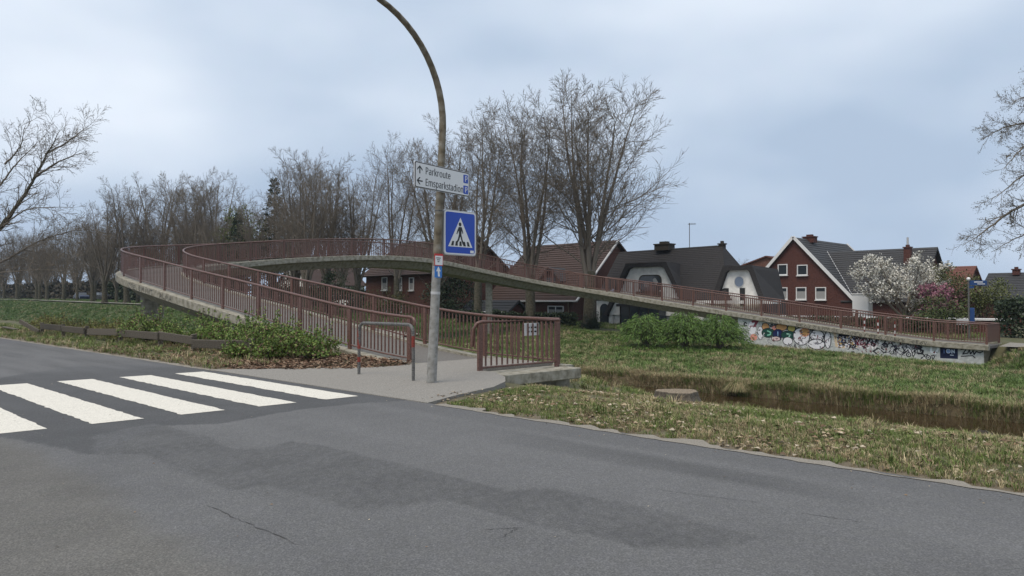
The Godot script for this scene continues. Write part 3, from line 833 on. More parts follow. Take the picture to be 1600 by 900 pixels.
	mb = MB.new(); mb.box(Vector3(0, 0.1, -0.02), Vector3(0.5, 0.03, 0.04)); mb.box(Vector3(0, -0.1, -0.02), Vector3(0.5, 0.03, 0.04)); part(mb, "bracket", M.steel, ds)
	# pedestrian crossing sign
	var cs := thing("crossing_sign", base + lean * 2.63 + Vector3(0.485, 0, 0.02), "blue square pedestrian crossing sign with white triangle on lamp post", "sign")
	cs.basis = Basis(Vector3.UP, deg_to_rad(3.0))
	mb = MB.new(); mb.plate(rounded(0.80, 0.80, 0.06), Transform3D(Basis(), Vector3(0, 0, -0.05)), 0.06); part(mb, "casing", M.signgrey, cs)
	mb = MB.new(); mb.plate(rounded(0.77, 0.77, 0.055), Transform3D(Basis(), Vector3(0, 0, 0.0105)), 0.001); part(mb, "border", M.white, cs)
	mb = MB.new(); mb.plate(rounded(0.725, 0.725, 0.045), Transform3D(Basis(), Vector3(0, 0, 0.012)), 0.001); part(mb, "panel", M.blue, cs)
	mb = MB.new(); mb.plate(PackedVector2Array([Vector2(-0.30, -0.25), Vector2(0.30, -0.25), Vector2(0.0, 0.275)]), Transform3D(Basis(), Vector3(0, 0, 0.0135)), 0.001); part(mb, "triangle", M.white, cs)
	var t0 := Transform3D(Basis(), Vector3(0, 0, 0.015))
	mb = MB.new(); mb.plate(rounded(0.064, 0.07, 0.032), t0.translated(Vector3(-0.012, 0.155, 0)), 0.001)
	mb.plate(PackedVector2Array([Vector2(-0.045, 0.108), Vector2(0.028, 0.108), Vector2(0.05, 0.06), Vector2(0.066, 0.0), Vector2(0.05, -0.012), Vector2(0.026, 0.045), Vector2(0.022, -0.03), Vector2(0.05, -0.115), Vector2(0.09, -0.20), Vector2(0.055, -0.205), Vector2(0.018, -0.125), Vector2(-0.005, -0.06), Vector2(-0.035, -0.13), Vector2(-0.095, -0.20), Vector2(-0.125, -0.185), Vector2(-0.07, -0.12), Vector2(-0.04, -0.03), Vector2(-0.04, 0.04), Vector2(-0.07, 0.0), Vector2(-0.085, -0.03), Vector2(-0.1, -0.015), Vector2(-0.075, 0.05)]), t0, 0.001)
	part(mb, "walking_figure", M.black, cs)
	for k in 5:
		mb = MB.new()
		var x0 := -0.235 + k * 0.102; var sk := (-0.5 + k / 4.0 * 1.0) * -0.05
		mb.plate(PackedVector2Array([Vector2(x0, -0.23), Vector2(x0 + 0.062, -0.23), Vector2(x0 + 0.05 + sk, -0.15), Vector2(x0 + 0.008 + sk, -0.15)]), t0.translated(Vector3(0, 0, 0.0012)), 0.001)
		part(mb, "painted_bar", M.black, cs)
	mb = MB.new(); mb.plate(rounded(0.09, 0.05, 0.006), t0.translated(Vector3(0.29, -0.325, 0)), 0.001); part(mb, "sticker", M.white, cs)
	mb = MB.new()
	for y in [0.3, -0.3]: mb.box(Vector3(-0.25, y, -0.075), Vector3(0.5, 0.04, 0.04))
	part(mb, "bracket", M.steel, cs)
	# two little plates strapped to the mast
	var pl := thing("route_plate", base + lean * 2.16 + Vector3(-0.045, -0.03, 0.1), "small white plate with red rim strapped to lamp post", "plate")
	mb = MB.new(); mb.plate(rounded(0.19, 0.21, 0.012), Transform3D(), 0.006); part(mb, "rim", M.red, pl)
	mb = MB.new(); mb.plate(rounded(0.165, 0.16, 0.008), Transform3D(Basis(), Vector3(0, -0.012, 0.0065)), 0.001); part(mb, "panel", M.white, pl)
	mb = MB.new()
	for k in 3: mb.box(Vector3(-0.01, 0.03 - k * 0.032, 0.0082), Vector3(0.10 - 0.03 * k, 0.014, 0.001))
	part(mb, "lettering", M.rubber, pl)
	pl = thing("arrow_plate", base + lean * 1.97 + Vector3(-0.045, -0.04, 0.1), "small blue plate with white mark under the red-rimmed plate", "plate")
	mb = MB.new(); mb.plate(rounded(0.16, 0.22, 0.012), Transform3D(), 0.006); part(mb, "panel", M.skyblue, pl)
	mb = MB.new(); mb.plate(PackedVector2Array([Vector2(-0.01, -0.09), Vector2(0.035, -0.09), Vector2(0.02, 0.0), Vector2(0.05, 0.0), Vector2(0.0, 0.085), Vector2(-0.05, 0.0), Vector2(-0.015, 0.0)]), Transform3D(Basis(), Vector3(0, 0, 0.0065)), 0.001); part(mb, "arrow", M.white, pl)
	# steel hoop
	var hp := thing("bicycle_hoop", Vector3(8.3, 0.0, -11.65), "bent steel tube hoop with worn red bands on the pavement", "barrier")
	mb = MB.new()
	pts = PackedVector3Array(); rad = PackedFloat32Array()
	pts.append_array([Vector3(0, 0, -0.86), Vector3(0, 0.45, -0.86), Vector3(0, 0.86, -0.855)])
	for i in 7:
		var t := deg_to_rad(90.0 * i / 6.0)
		pts.push_back(Vector3(0, 0.87 + 0.15 * sin(t), -0.70 - 0.15 * cos(t)))
	for i in 7:
		var t := deg_to_rad(90.0 - 90.0 * i / 6.0)
		pts.push_back(Vector3(0, 0.87 + 0.15 * sin(t), 0.70 + 0.15 * cos(t)))
	pts.append_array([Vector3(0, 0.45, 0.86), Vector3(0, 0, 0.86)])
	for p in pts: rad.push_back(0.03)
	mb.tube(pts, rad, 10, true); part(mb, "tube", M.steel, hp)
	for q in [[-0.86, 0.74, 0.87], [-0.86, 0.52, 0.7], [-0.86, 0.26, 0.36], [0.855, 0.62, 0.82]]:
		mb = MB.new(); mb.rod(Vector3(0, q[1], q[0]), Vector3(0, q[2], q[0]), 0.0315, 12); part(mb, "red_band", M.redband, hp)
	# broken timber edging
	var fe := thing("timber_fence", Vector3(8.7, 0, -18), "low broken fence of grey weathered planks along the left verge", "fence")
	var us := [17.9, 21.4, 23.9, 27.5, 31.2, 34.3, 37.5]
	for i in us.size():
		mb = MB.new(); mb.bevel_box(Vector3(0.07, 0.2, -(us[i] - 18.0) - 0.1), Vector3(0.12, 0.62, 0.13), 0.012, Basis(Vector3.FORWARD, rr(-0.08, 0.08))); part(mb, "post", M.wood, fe)
		if i < us.size() - 1:
			var l: float = us[i + 1] - us[i] - rr(0.06, 0.22)
			mb = MB.new(); mb.bevel_box(Vector3(rr(-0.04, 0.02), 0.35 + rr(-0.06, 0.04), -(us[i] - 18.0) - l / 2 - 0.03), Vector3(0.055, 0.235, l), 0.012, Basis(Vector3.RIGHT, rr(-0.035, 0.035)) * Basis(Vector3.FORWARD, rr(-0.18, 0.1)) * Basis(Vector3.UP, rr(-0.025, 0.025))); part(mb, "plank", M.wood, fe)
	mb = MB.new(); mb.bevel_box(Vector3(-0.1, 0.3, -21.0), Vector3(0.055, 0.2, 2.7), 0.012, Basis(Vector3.RIGHT, 0.16) * Basis(Vector3.UP, 0.06)); tag(part(mb, "plank", M.wood, fe), "fallen plank leaning on the ground")
	mb = MB.new(); mb.bevel_box(Vector3(-0.1, 0.14, -24.6), Vector3(0.2, 0.055, 2.6), 0.012, Basis(Vector3.RIGHT, 0.02)); part(mb, "plank", M.wood, fe)
	# stump
	var sp := V(2.72, 12.45)
	var st := thing("tree_stump", Vector3(sp.x, land(sp.x, -sp.z), sp.z), "low wide sawn tree stump with pale top on the verge", "stump")
	mb = MB.new()
	var rg := []
	for y in [[-0.15, 1.25], [0.02, 1.12], [0.1, 1.0], [0.16, 0.97], [0.175, 0.95]]:
		var r := []
		for k in 28:
			var t := TAU * k / 28
			var q: float = 0.355 * y[1] * (1 + 0.10 * sin(3 * t + 1) + 0.05 * sin(7 * t) + 0.03 * sin(13 * t + 2))
			r.append(Vector3(q * cos(t), y[0], q * sin(t)))
		rg.append(r)
	for k in 4:
		for i in 28: mb.quad(rg[k][(i + 1) % 28], rg[k][i], rg[k + 1][i], rg[k + 1][(i + 1) % 28])
	part(mb, "bark", M.wood, st)
	mb = MB.new()
	for i in 28: mb.tri(Vector3(0.03, 0.172, 0.02), rg[4][(i + 1) % 28] * 0.99, rg[4][i] * 0.99)
	part(mb, "sawn_face", M.cutwood, st)
	# bench on the far bank
	var bp := V(-1.1, 33.5)
	var be := thing("park_bench", Vector3(bp.x, land(bp.x, -bp.z), bp.z), "grey bench on the canal bank seen through the ramp railing", "bench", "", deg_to_rad(-45))
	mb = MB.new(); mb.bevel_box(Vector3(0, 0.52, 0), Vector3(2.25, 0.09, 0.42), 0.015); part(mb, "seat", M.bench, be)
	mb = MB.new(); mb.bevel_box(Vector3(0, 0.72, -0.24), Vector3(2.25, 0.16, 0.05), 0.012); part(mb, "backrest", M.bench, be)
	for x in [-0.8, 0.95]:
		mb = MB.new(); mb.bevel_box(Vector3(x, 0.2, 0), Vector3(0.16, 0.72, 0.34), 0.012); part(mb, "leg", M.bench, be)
	# street name post by the far end of the ramp
	var np := V(26.0, 43.0)
	var ny := land(np.x, -np.z)
	var sn := thing("street_name_post", Vector3(np.x, ny, np.z), "thin grey post with blue street name blades and a pale ball cap", "sign post", "", deg_to_rad(-45))
	mb = MB.new(); mb.rod(Vector3(0, -0.3, 0), Vector3(0, 3.38, 0), 0.045, 10); part(mb, "post", M.steel, sn)
	var sph := SphereMesh.new(); sph.radius = 0.1; sph.height = 0.2; sph.material = M.white; part_mesh(sph, "cap", sn, Transform3D(Basis(), Vector3(0, 3.44, 0)))
	mb = MB.new(); mb.plate(rounded(0.98, 0.28, 0.03), Transform3D(Basis(), Vector3(0.54, 3.22, 0)), 0.03); part(mb, "blade", M.blade, sn)
	mb = MB.new(); mb.box(Vector3(0.55, 3.27, 0.033), Vector3(0.5, 0.05, 0.004)); mb.box(Vector3(0.7, 3.16, 0.033), Vector3(0.44, 0.04, 0.004)); part(mb, "lettering", M.white, sn)
	mb = MB.new(); mb.plate(rounded(0.3, 0.14, 0.02), Transform3D(Basis(), Vector3(0.14, 2.98, 0)), 0.03); part(mb, "blade", M.blade, sn)
	mb = MB.new(); mb.bevel_box(Vector3(0.17, 1.35, 0), Vector3(0.26, 0.9, 0.1), 0.02); part(mb, "plate", M.blade, sn)
	mb = MB.new(); mb.bevel_box(Vector3(-0.36, 1.0, 0), Vector3(0.6, 0.34, 0.16), 0.02); part(mb, "letter_box", M.signgrey, sn)
	# red and white marker posts and scraps on the far ramp
	for q in [[79.4, 0.0], [81.0, 0.3], [80.2, -0.6]]:
		var p := B(q[0], -1.0 + q[1] * 0.3, -0.06)
		var mp := thing("marker_post", p, ["red and white banded post on the far ramp, nearest the white coping's start", "red and white banded post on the far ramp, farthest down the slope", "red and white banded post between two others on the far ramp"][[79.4, 81.0, 80.2].find(q[0])], "post", "marker posts on the far ramp")
		for k in 5:
			mb = MB.new(); mb.rod(Vector3(0, k * 0.17, 0), Vector3(0, k * 0.17 + 0.17, 0), 0.04, 8); part(mb, "band", M.white if k % 2 else M.redband, mp)
	var cl := MB.new()
	for k in 14: cl.box(Vector3(rr(-0.16, 0.16), rr(-0.02, 0.08), rr(-0.14, 0.14)), Vector3(rr(0.05, 0.12), rr(0.04, 0.08), rr(0.05, 0.12)), Basis(rdir(), rr(0, 3)))
	var cp := V(6.75, 10.75)
	var co := solo(cl, "earth_clod", M.darkbark, Vector3(cp.x, land(cp.x, -cp.z), cp.z)); tag(co, "dark lump of earth and roots lying on the right verge", "clod")

# ---------- houses ----------
func roof_plane(mb: MB, e0: Vector3, e1: Vector3, r1: Vector3, r0: Vector3, step := 0.34, lip := 0.035) -> void:   # e: eave, r: ridge; overlapping tile courses
	var n := maxi(2, int(e0.distance_to(r0) / step))
	var nn := (e1 - e0).cross(r0 - e0).normalized()
	if nn.y < 0: nn = -nn
	for i in n:
		var a := float(i) / n; var b := float(i + 1) / n
		var p0 := e0.lerp(r0, a); var p1 := e1.lerp(r1, a); var q0 := e0.lerp(r0, b); var q1 := e1.lerp(r1, b)
		mb.quad(p0 + nn * lip, p1 + nn * lip, q1, q0)
		mb.quad(p0, p1, p1 + nn * lip, p0 + nn * lip)
	mb.quad(e0 - nn * 0.14, e1 - nn * 0.14, r1 - nn * 0.14, r0 - nn * 0.14)
	mb.quad(e0 - nn * 0.14, e1 - nn * 0.14, e1, e0); mb.quad(e1 - nn * 0.14, r1 - nn * 0.14, r1, e1); mb.quad(e0 - nn * 0.14, r0 - nn * 0.14, r0, e0)
func facing(d: String) -> Basis:   # local x along the wall, z outwards
	match d:
		"road": return Basis(Vector3(0, 0, 1), Vector3.UP, Vector3(-1, 0, 0))
		"right": return Basis(Vector3(1, 0, 0), Vector3.UP, Vector3(0, 0, 1))
	return Basis()
func window(house: Node3D, at: Vector3, w: float, h: float, d := "road", mull := 1, curtain := 0.0, fm: Material = null) -> void:
	if fm == null: fm = M.frame
	var o := Node3D.new(); o.name = "window"; house.add_child(o, true)
	o.transform = Transform3D(facing(d), at - house.position)
	var mb := MB.new(); var t := 0.09
	mb.box(Vector3(-w / 2 + t / 2, 0, 0.03), Vector3(t, h, 0.1)); mb.box(Vector3(w / 2 - t / 2, 0, 0.03), Vector3(t, h, 0.1))
	mb.box(Vector3(0, h / 2 - t / 2, 0.03), Vector3(w - 2 * t, t, 0.098)); mb.box(Vector3(0, -h / 2 + t / 2, 0.03), Vector3(w - 2 * t, t, 0.098))
	for k in range(1, mull): mb.box(Vector3(-w / 2 + w * k / mull, 0, 0.03), Vector3(0.07, h - 2 * t, 0.09))
	part(mb, "frame", fm, o)
	mb = MB.new(); mb.box(Vector3(0, 0, 0.01), Vector3(w - 2 * t, h - 2 * t, 0.03)); part(mb, "pane", M.glass, o)
	if curtain > 0:
		mb = MB.new(); mb.box(Vector3(0, -h / 2 + t + h * curtain / 2, 0.028), Vector3(w - 2 * t - 0.02, h * curtain - 0.02, 0.008)); part(mb, "curtain", M.curtain, o)
	mb = MB.new(); mb.box(Vector3(0, -h / 2 - 0.05, 0.08), Vector3(w + 0.1, 0.08, 0.2)); part(mb, "sill", fm, o)
func chimney(parent: Node3D, at: Vector3, s: Vector3, m: Material, called := "chimney") -> void:
	var mb := MB.new(); mb.box(at + Vector3(0, s.y / 2, 0), s); mb.box(at + Vector3(0, s.y + 0.05, 0), Vector3(s.x + 0.14, 0.1, s.z + 0.14)); mb.box(at + Vector3(0, s.y + 0.2, 0), Vector3(s.x * 0.5, 0.2, s.z * 0.5))
	part(mb, called, m, parent).position = -parent.position if parent.get_parent() == self else Vector3.ZERO
func prism_u(mb: MB, c0: float, c1: float, u0: float, u1: float, y0: float, eave: float, ridge: float) -> void:   # body, ridge along c at mid u
	var um := (u0 + u1) / 2
	for c in [c0, c1]:
		var a := [Vector3(c, y0, -u1), Vector3(c, y0, -u0), Vector3(c, eave, -u0), Vector3(c, ridge, -um), Vector3(c, eave, -u1)]
		if c == c1: a.reverse()
		for k in range(1, 4): mb.tri(a[0], a[k], a[k + 1])
	mb.quad(Vector3(c0, y0, -u0), Vector3(c1, y0, -u0), Vector3(c1, eave, -u0), Vector3(c0, eave, -u0))
	mb.quad(Vector3(c1, y0, -u1), Vector3(c0, y0, -u1), Vector3(c0, eave, -u1), Vector3(c1, eave, -u1))
func prism_c(mb: MB, c0: float, c1: float, u0: float, u1: float, y0: float, eave: float, ridge: float) -> void:   # ridge along u at mid c
	var cm := (c0 + c1) / 2
	for u in [u0, u1]:
		var a := [Vector3(c0, y0, -u), Vector3(c1, y0, -u), Vector3(c1, eave, -u), Vector3(cm, ridge, -u), Vector3(c0, eave, -u)]
		if u == u1: a.reverse()
		for k in range(1, 4): mb.tri(a[0], a[k], a[k + 1])
	mb.quad(Vector3(c0, y0, -u1), Vector3(c0, y0, -u0), Vector3(c0, eave, -u0), Vector3(c0, eave, -u1))
	mb.quad(Vector3(c1, y0, -u0), Vector3(c1, y0, -u1), Vector3(c1, eave, -u1), Vector3(c1, eave, -u0))
func bargeboard(h: Node3D, a: Vector3, b: Vector3, m: Material, w := 0.26, called := "bargeboard") -> void:
	var mb := MB.new(); var d := (b - a).normalized(); var x := d.cross(Vector3(-1, 0, 0)).normalized()
	mb.box((a + b) / 2, Vector3(0.05, w, a.distance_to(b)), Basis(d.cross(x).normalized(), x, d) if false else Basis(Vector3(-1, 0, 0), d.cross(Vector3(-1, 0, 0)).normalized(), d))
	part(mb, called, m, h).position = -h.position

func plain_house(called: String, label: String, group: String, c0: float, c1: float, u0: float, u1: float, y0: float, eave: float, ridge: float, along_u: bool, wall: Material, roof: Material, wins: Array) -> Node3D:
	var h := thing(called, Vector3((c0 + c1) / 2, y0, -(u0 + u1) / 2), label, "house", group)
	var mb := MB.new()
	if along_u: prism_c(mb, c0, c1, u0, u1, y0 - 1.0, eave, ridge)
	else: prism_u(mb, c0, c1, u0, u1, y0 - 1.0, eave, ridge)
	part(mb, "wall", wall, h).position = -h.position
	mb = MB.new()
	if along_u:
		var cm := (c0 + c1) / 2; var k := (ridge - eave) / (cm - c0) * 0.5
		roof_plane(mb, Vector3(c0 - 0.5, eave - k + 0.16, -u1 - 0.4), Vector3(c0 - 0.5, eave - k + 0.16, -u0 + 0.4), Vector3(cm, ridge + 0.16, -u0 + 0.4), Vector3(cm, ridge + 0.16, -u1 - 0.4))
		roof_plane(mb, Vector3(c1 + 0.5, eave - k + 0.16, -u0 + 0.4), Vector3(c1 + 0.5, eave - k + 0.16, -u1 - 0.4), Vector3(cm, ridge + 0.16, -u1 - 0.4), Vector3(cm, ridge + 0.16, -u0 + 0.4))
	else:
		var um := (u0 + u1) / 2; var k := (ridge - eave) / (um - u0) * 0.4
		roof_plane(mb, Vector3(c0 - 0.3, eave - k + 0.16, -u0 + 0.4), Vector3(c1 + 0.3, eave - k + 0.16, -u0 + 0.4), Vector3(c1 + 0.3, ridge + 0.16, -um), Vector3(c0 - 0.3, ridge + 0.16, -um))
		roof_plane(mb, Vector3(c1 + 0.3, eave - k + 0.16, -u1 - 0.4), Vector3(c0 - 0.3, eave - k + 0.16, -u1 - 0.4), Vector3(c0 - 0.3, ridge + 0.16, -um), Vector3(c1 + 0.3, ridge + 0.16, -um))
	part(mb, "roof", roof, h).position = -h.position
	for w in wins:
		if w[0] == "road": window(h, Vector3(c0 - 0.01, w[2], -w[1]), w[3], w[4], "road", w[5], 0.5)
		else: window(h, Vector3(w[1], w[2], -u0 + 0.01), w[3], w[4], "right", w[5], 0.5)
	return h

func build_houses() -> void:
	var mb: MB
	# brick gable house with grey tiled roofs
	var h := thing("brick_house", Vector3(79, -0.75, -33.6), "dark red brick gabled house with white verge boards and grey tiled roof", "house")
	var off := -h.position
	mb = MB.new(); prism_u(mb, 73.8, 87.0, 27.9, 39.3, -2.0, 1.55, 7.65); part(mb, "wall", M.brick, h).position = off
	mb = MB.new(); prism_c(mb, 74.2, 83.8, 22.4, 30.0, -2.0, 1.6, 6.35); part(mb, "wing_wall", M.brick, h).position = off
	mb = MB.new()
	roof_plane(mb, Vector3(73.55, 1.2, -27.4), Vector3(87.2, 1.2, -27.4), Vector3(87.2, 7.85, -33.6), Vector3(73.55, 7.85, -33.6))
	roof_plane(mb, Vector3(87.2, 1.2, -39.8), Vector3(73.55, 1.2, -39.8), Vector3(73.55, 7.85, -33.6), Vector3(87.2, 7.85, -33.6))
	part(mb, "roof", M.roofgrey, h).position = off
	mb = MB.new()
	roof_plane(mb, Vector3(73.7, 1.35, -29.0), Vector3(73.7, 1.35, -22.0), Vector3(79.0, 6.55, -22.0), Vector3(79.0, 6.55, -32.4))
	roof_plane(mb, Vector3(84.3, 1.35, -22.0), Vector3(84.3, 1.35, -29.0), Vector3(79.0, 6.55, -32.4), Vector3(79.0, 6.55, -22.0))
	part(mb, "wing_roof", M.roofgrey, h).position = off
	bargeboard(h, Vector3(73.5, 1.15, -27.35), Vector3(73.5, 7.88, -33.6), M.frame, 0.30); bargeboard(h, Vector3(73.5, 7.88, -33.6), Vector3(73.5, 1.15, -39.85), M.frame, 0.30)
	bargeboard(h, Vector3(87.2, 7.9, -33.6), Vector3(87.2, 4.5, -30.4), M.frame, 0.2)
	mb = MB.new(); mb.rod(Vector3(74.2, 1.9, -28.1), Vector3(79.0, 6.62, -32.5), 0.07, 6); part(mb, "valley_flashing", M.frame, h).position = off
	for w in [[34.82, 4.62, 1.02, 1.11, 0.0], [32.78, 4.52, 1.07, 1.05, 0.0], [36.75, 2.35, 0.95, 1.0, 0.5], [34.86, 2.2, 1.07, 1.24, 0.6], [32.91, 2.19, 1.05, 1.24, 0.6], [30.95, 2.17, 1.05, 1.24, 0.6]]:
		window(h, Vector3(73.79, w[1], -w[0]), w[2], w[3], "road", 1, w[4])
	chimney(h, Vector3(77.0, 7.45, -33.4), Vector3(0.8, 0.55, 1.2), M.brick)
	chimney(h, Vector3(77.6, 4.6, -24.2), Vector3(0.5, 1.9, 0.6), M.brick)
	mb = MB.new(); mb.rod(Vector3(77.6, 6.6, -24.2), Vector3(77.6, 7.5, -24.2), 0.1, 8); part(mb, "flue", M.signgrey, h).position = off
	# white house with dark flared roof
	h = thing("white_house", Vector3(60, -0.7, -35), "white rendered house with black flared mansard roof and rounded gables", "house")
	off = -h.position
	mb = MB.new(); mb.box(Vector3(57.5, 0.2, -36.5), Vector3(6.6, 3.0, 12.6)); part(mb, "wall", M.plaster, h).position = off
	mb = MB.new()
	var ez := 1.55
	var e := [Vector3(53.9, ez, -30.0), Vector3(53.9, ez, -43.2), Vector3(61.1, ez, -43.2), Vector3(61.1, ez, -30.0)]
	var r := [Vector3(57.5, 6.15, -32.4), Vector3(57.5, 6.05, -43.2)]
	roof_plane(mb, e[1], e[0], r[0], r[1], 0.2, 0.02)
	roof_plane(mb, e[3], e[2], r[1], r[0], 0.2, 0.02)
	roof_plane(mb, e[0], e[3], r[0], r[0], 0.2, 0.02); roof_plane(mb, e[2], e[1], r[1], r[1], 0.2, 0.02)
	var roof := part(mb, "roof", M.roofdark, h); roof.position = off
	chimney(h, Vector3(57.4, 5.95, -38.1), Vector3(1.0, 0.5, 1.5), M.darkbark)
	chimney(h, Vector3(57.6, 5.8, -32.5), Vector3(0.45, 0.4, 0.45), M.darkbark)
	# flared gables, each: white front, deep dark hood
	for q in [[54.0, 37.5, 4.35, 1.85, 4.2, true, 5.5], [54.6, 29.3, 3.85, 1.0, 2.3, false, 5.0]]:
		var c0: float = q[0]; var um: float = q[1]; var tp: float = q[2]; var tw: float = q[3]; var bw: float = q[4]
		mb = MB.new()
		var fr := PackedVector2Array([Vector2(-bw, 0.2), Vector2(bw, 0.2), Vector2(bw * 0.8, 1.5), Vector2(tw, tp - 0.2), Vector2(tw * 0.8, tp), Vector2(-tw * 0.8, tp), Vector2(-tw, tp - 0.2), Vector2(-bw * 0.8, 1.5)])
		mb.plate(fr, Transform3D(facing("road"), Vector3(c0, 0, -um)), 0.05)
		part(mb, "gable", M.plaster, h).position = off
		mb = MB.new()
		var out := [Vector2(-bw - 0.35, 0.15), Vector2(-bw * 0.8 - 0.45, 1.5), Vector2(-tw - 0.35, tp + 0.1), Vector2(-tw - 0.25, tp + 0.35), Vector2(tw + 0.25, tp + 0.35), Vector2(tw + 0.35, tp + 0.1), Vector2(bw * 0.8 + 0.45, 1.5), Vector2(bw + 0.35, 0.15)]
		var inn := [Vector2(-bw, 0.15), Vector2(-bw * 0.8, 1.5), Vector2(-tw, tp - 0.15), Vector2(-tw * 0.8, tp), Vector2(tw * 0.8, tp), Vector2(tw, tp - 0.15), Vector2(bw * 0.8, 1.5), Vector2(bw, 0.15)]
		for k in out.size() - 1:
			var f := func(p: Vector2, d: float) -> Vector3: return Vector3(c0 - d, p.y, -um + p.x)
			mb.quad(f.call(out[k], 0.4), f.call(out[k + 1], 0.4), f.call(inn[k + 1], 0.4), f.call(inn[k], 0.4))
			mb.quad(f.call(inn[k], 0.4), f.call(inn[k + 1], 0.4), f.call(inn[k + 1], -0.2), f.call(inn[k], -0.2))
			mb.quad(f.call(out[k], 0.4), f.call(out[k] * Vector2(0.6, 0.97), -q[6]), f.call(out[k + 1] * Vector2(0.6, 0.97), -q[6]), f.call(out[k + 1], 0.4))
		part(mb, "hood", M.roofdark, h).position = off
		if q[5]:
			var wp := Node3D.new(); wp.name = "window"; h.add_child(wp, true); wp.position = Vector3(c0 - 0.06, 2.95, -um - 0.15 + 0.4) + off; wp.basis = facing("road")
			mb = MB.new(); mb.plate(rounded(2.35, 1.45, 0.5), Transform3D(), 0.03); part(mb, "frame", M.darkbark, wp)
			mb = MB.new(); mb.plate(rounded(2.15, 1.25, 0.42), Transform3D(Basis(), Vector3(0, 0, 0.031)), 0.01); part(mb, "pane", M.glass, wp)
			mb = MB.new(); mb.plate(rounded(0.5, 0.5, 0.2), Transform3D(Basis(), Vector3(-0.35, -0.1, 0.042)), 0.006); mb.plate(rounded(0.36, 0.6, 0.16), Transform3D(Basis(Vector3.BACK, 0.6), Vector3(0.55, 0.15, 0.042)), 0.006); part(mb, "curtain", M.curtain, wp)
			mb = MB.new(); mb.box(Vector3(0, -0.95, 0.2), Vector3(2.5, 0.5, 0.25)); part(mb, "flower_box", M.darkbark, wp)
		else:
			var wp := Node3D.new(); wp.name = "window"; h.add_child(wp, true); wp.position = Vector3(c0 - 0.06, 2.95, -um) + off; wp.basis = facing("road")
			mb = MB.new(); mb.plate(rounded(0.86, 0.9, 0.42), Transform3D(), 0.03); part(mb, "frame", M.signgrey, wp)
			mb = MB.new(); mb.plate(rounded(0.74, 0.78, 0.36), Transform3D(Basis(), Vector3(0, 0, 0.031)), 0.01); part(mb, "pane", M.solar, wp)
			for s in [-1.25, 0.3]:
				mb = MB.new(); mb.box(Vector3(s * 0.9, -1.15, 0.02), Vector3(0.42, 1.3, 0.06)); part(mb, "shutter", M.black, wp)
	# skylight, balcony, ground floor
	mb = MB.new(); mb.box(Vector3(54.9, 2.65, -41.4), Vector3(1.2, 0.08, 1.0), Basis(Vector3.BACK, 0.66)); part(mb, "skylight", M.solar, h).position = off
	var dr := Node3D.new(); dr.name = "arched_door"; h.add_child(dr, true); dr.position = Vector3(54.15, 0.35, -42.3) + off; dr.basis = facing("road")
	mb = MB.new(); mb.plate(PackedVector2Array([Vector2(-0.9, -1.4), Vector2(1.0, -1.4), Vector2(1.0, 1.25), Vector2(-0.9, 1.25)]), Transform3D(), 0.06); part(mb, "surround", M.plaster, dr)
	var ar := PackedVector2Array([Vector2(-0.5, -1.1), Vector2(0.5, -1.1)])
	for k in 9: ar.push_back(Vector2(0.5 * cos(PI * k / 8), 0.35 + 0.5 * sin(PI * k / 8)))
	mb = MB.new(); mb.plate(ar, Transform3D(Basis(), Vector3(0, 0, 0.062)), 0.02); part(mb, "pane", M.glass, dr)
	var cv := Node3D.new(); cv.name = "conservatory"; h.add_child(cv, true); cv.position = off
	mb = MB.new(); mb.box(Vector3(53.5, 0.1, -37.7), Vector3(1.1, 1.9, 4.0)); part(mb, "pane", M.glass, cv)
	mb = MB.new()
	for k in 5: mb.box(Vector3(52.93, 0.1, -35.75 - k * 0.98), Vector3(0.06, 1.95, 0.07))
	part(mb, "frame", M.darkbark, cv)
	mb = MB.new(); mb.box(Vector3(53.4, 1.15, -37.7), Vector3(1.5, 0.22, 4.4), Basis(Vector3.BACK, 0.12)); part(mb, "canopy", M.roofdark, cv)
	mb = MB.new(); mb.box(Vector3(53.6, 1.35, -29.0), Vector3(1.4, 0.25, 6.4)); part(mb, "balcony", M.plaster, h).position = off
	var ant := thing("roof_aerial", Vector3(58.0, 5.7, -35.9), "thin television aerial mast on the black roofed white house", "aerial")
	mb = MB.new(); mb.rod(Vector3(0, 0, 0), Vector3(0, 2.6, 0), 0.035, 6); part(mb, "mast", M.steel, ant)
	mb = MB.new(); mb.rod(Vector3(-0.1, 2.5, -0.1), Vector3(0.4, 2.52, 0.4), 0.025, 6)
	for k in 4: mb.rod(Vector3(0.12 * k - 0.02, 2.42, 0.12 * k - 0.02), Vector3(0.12 * k - 0.02, 2.6, 0.12 * k - 0.02), 0.02, 5)
	part(mb, "elements", M.steel, ant)
	# brown roofed brick house
	h = thing("brown_roof_house", Vector3(60, -0.7, -51), "low brick house with long brown tiled roof and small dormer", "house")
	off = -h.position
	mb = MB.new(); prism_c(mb, 53.6, 66.4, 45.6, 57.4, -2.0, 1.75, 7.2); part(mb, "wall", M.brick2, h).position = off
	mb = MB.new()
	roof_plane(mb, Vector3(52.9, 1.45, -57.0), Vector3(52.9, 1.45, -44.6), Vector3(60, 7.45, -45.2), Vector3(60, 7.45, -57.2), 0.36, 0.05)
	roof_plane(mb, Vector3(67.1, 1.45, -44.6), Vector3(67.1, 1.45, -57.0), Vector3(60, 7.45, -57.2), Vector3(60, 7.45, -45.2), 0.36, 0.05)
	part(mb, "roof", M.roofbrown, h).position = off
	mb = MB.new(); mb.tube(PackedVector3Array([Vector3(52.85, 1.4, -44.55), Vector3(60, 7.45, -45.1)]), PackedFloat32Array([0.11, 0.11]), 6); part(mb, "verge", M.signgrey, h).position = off
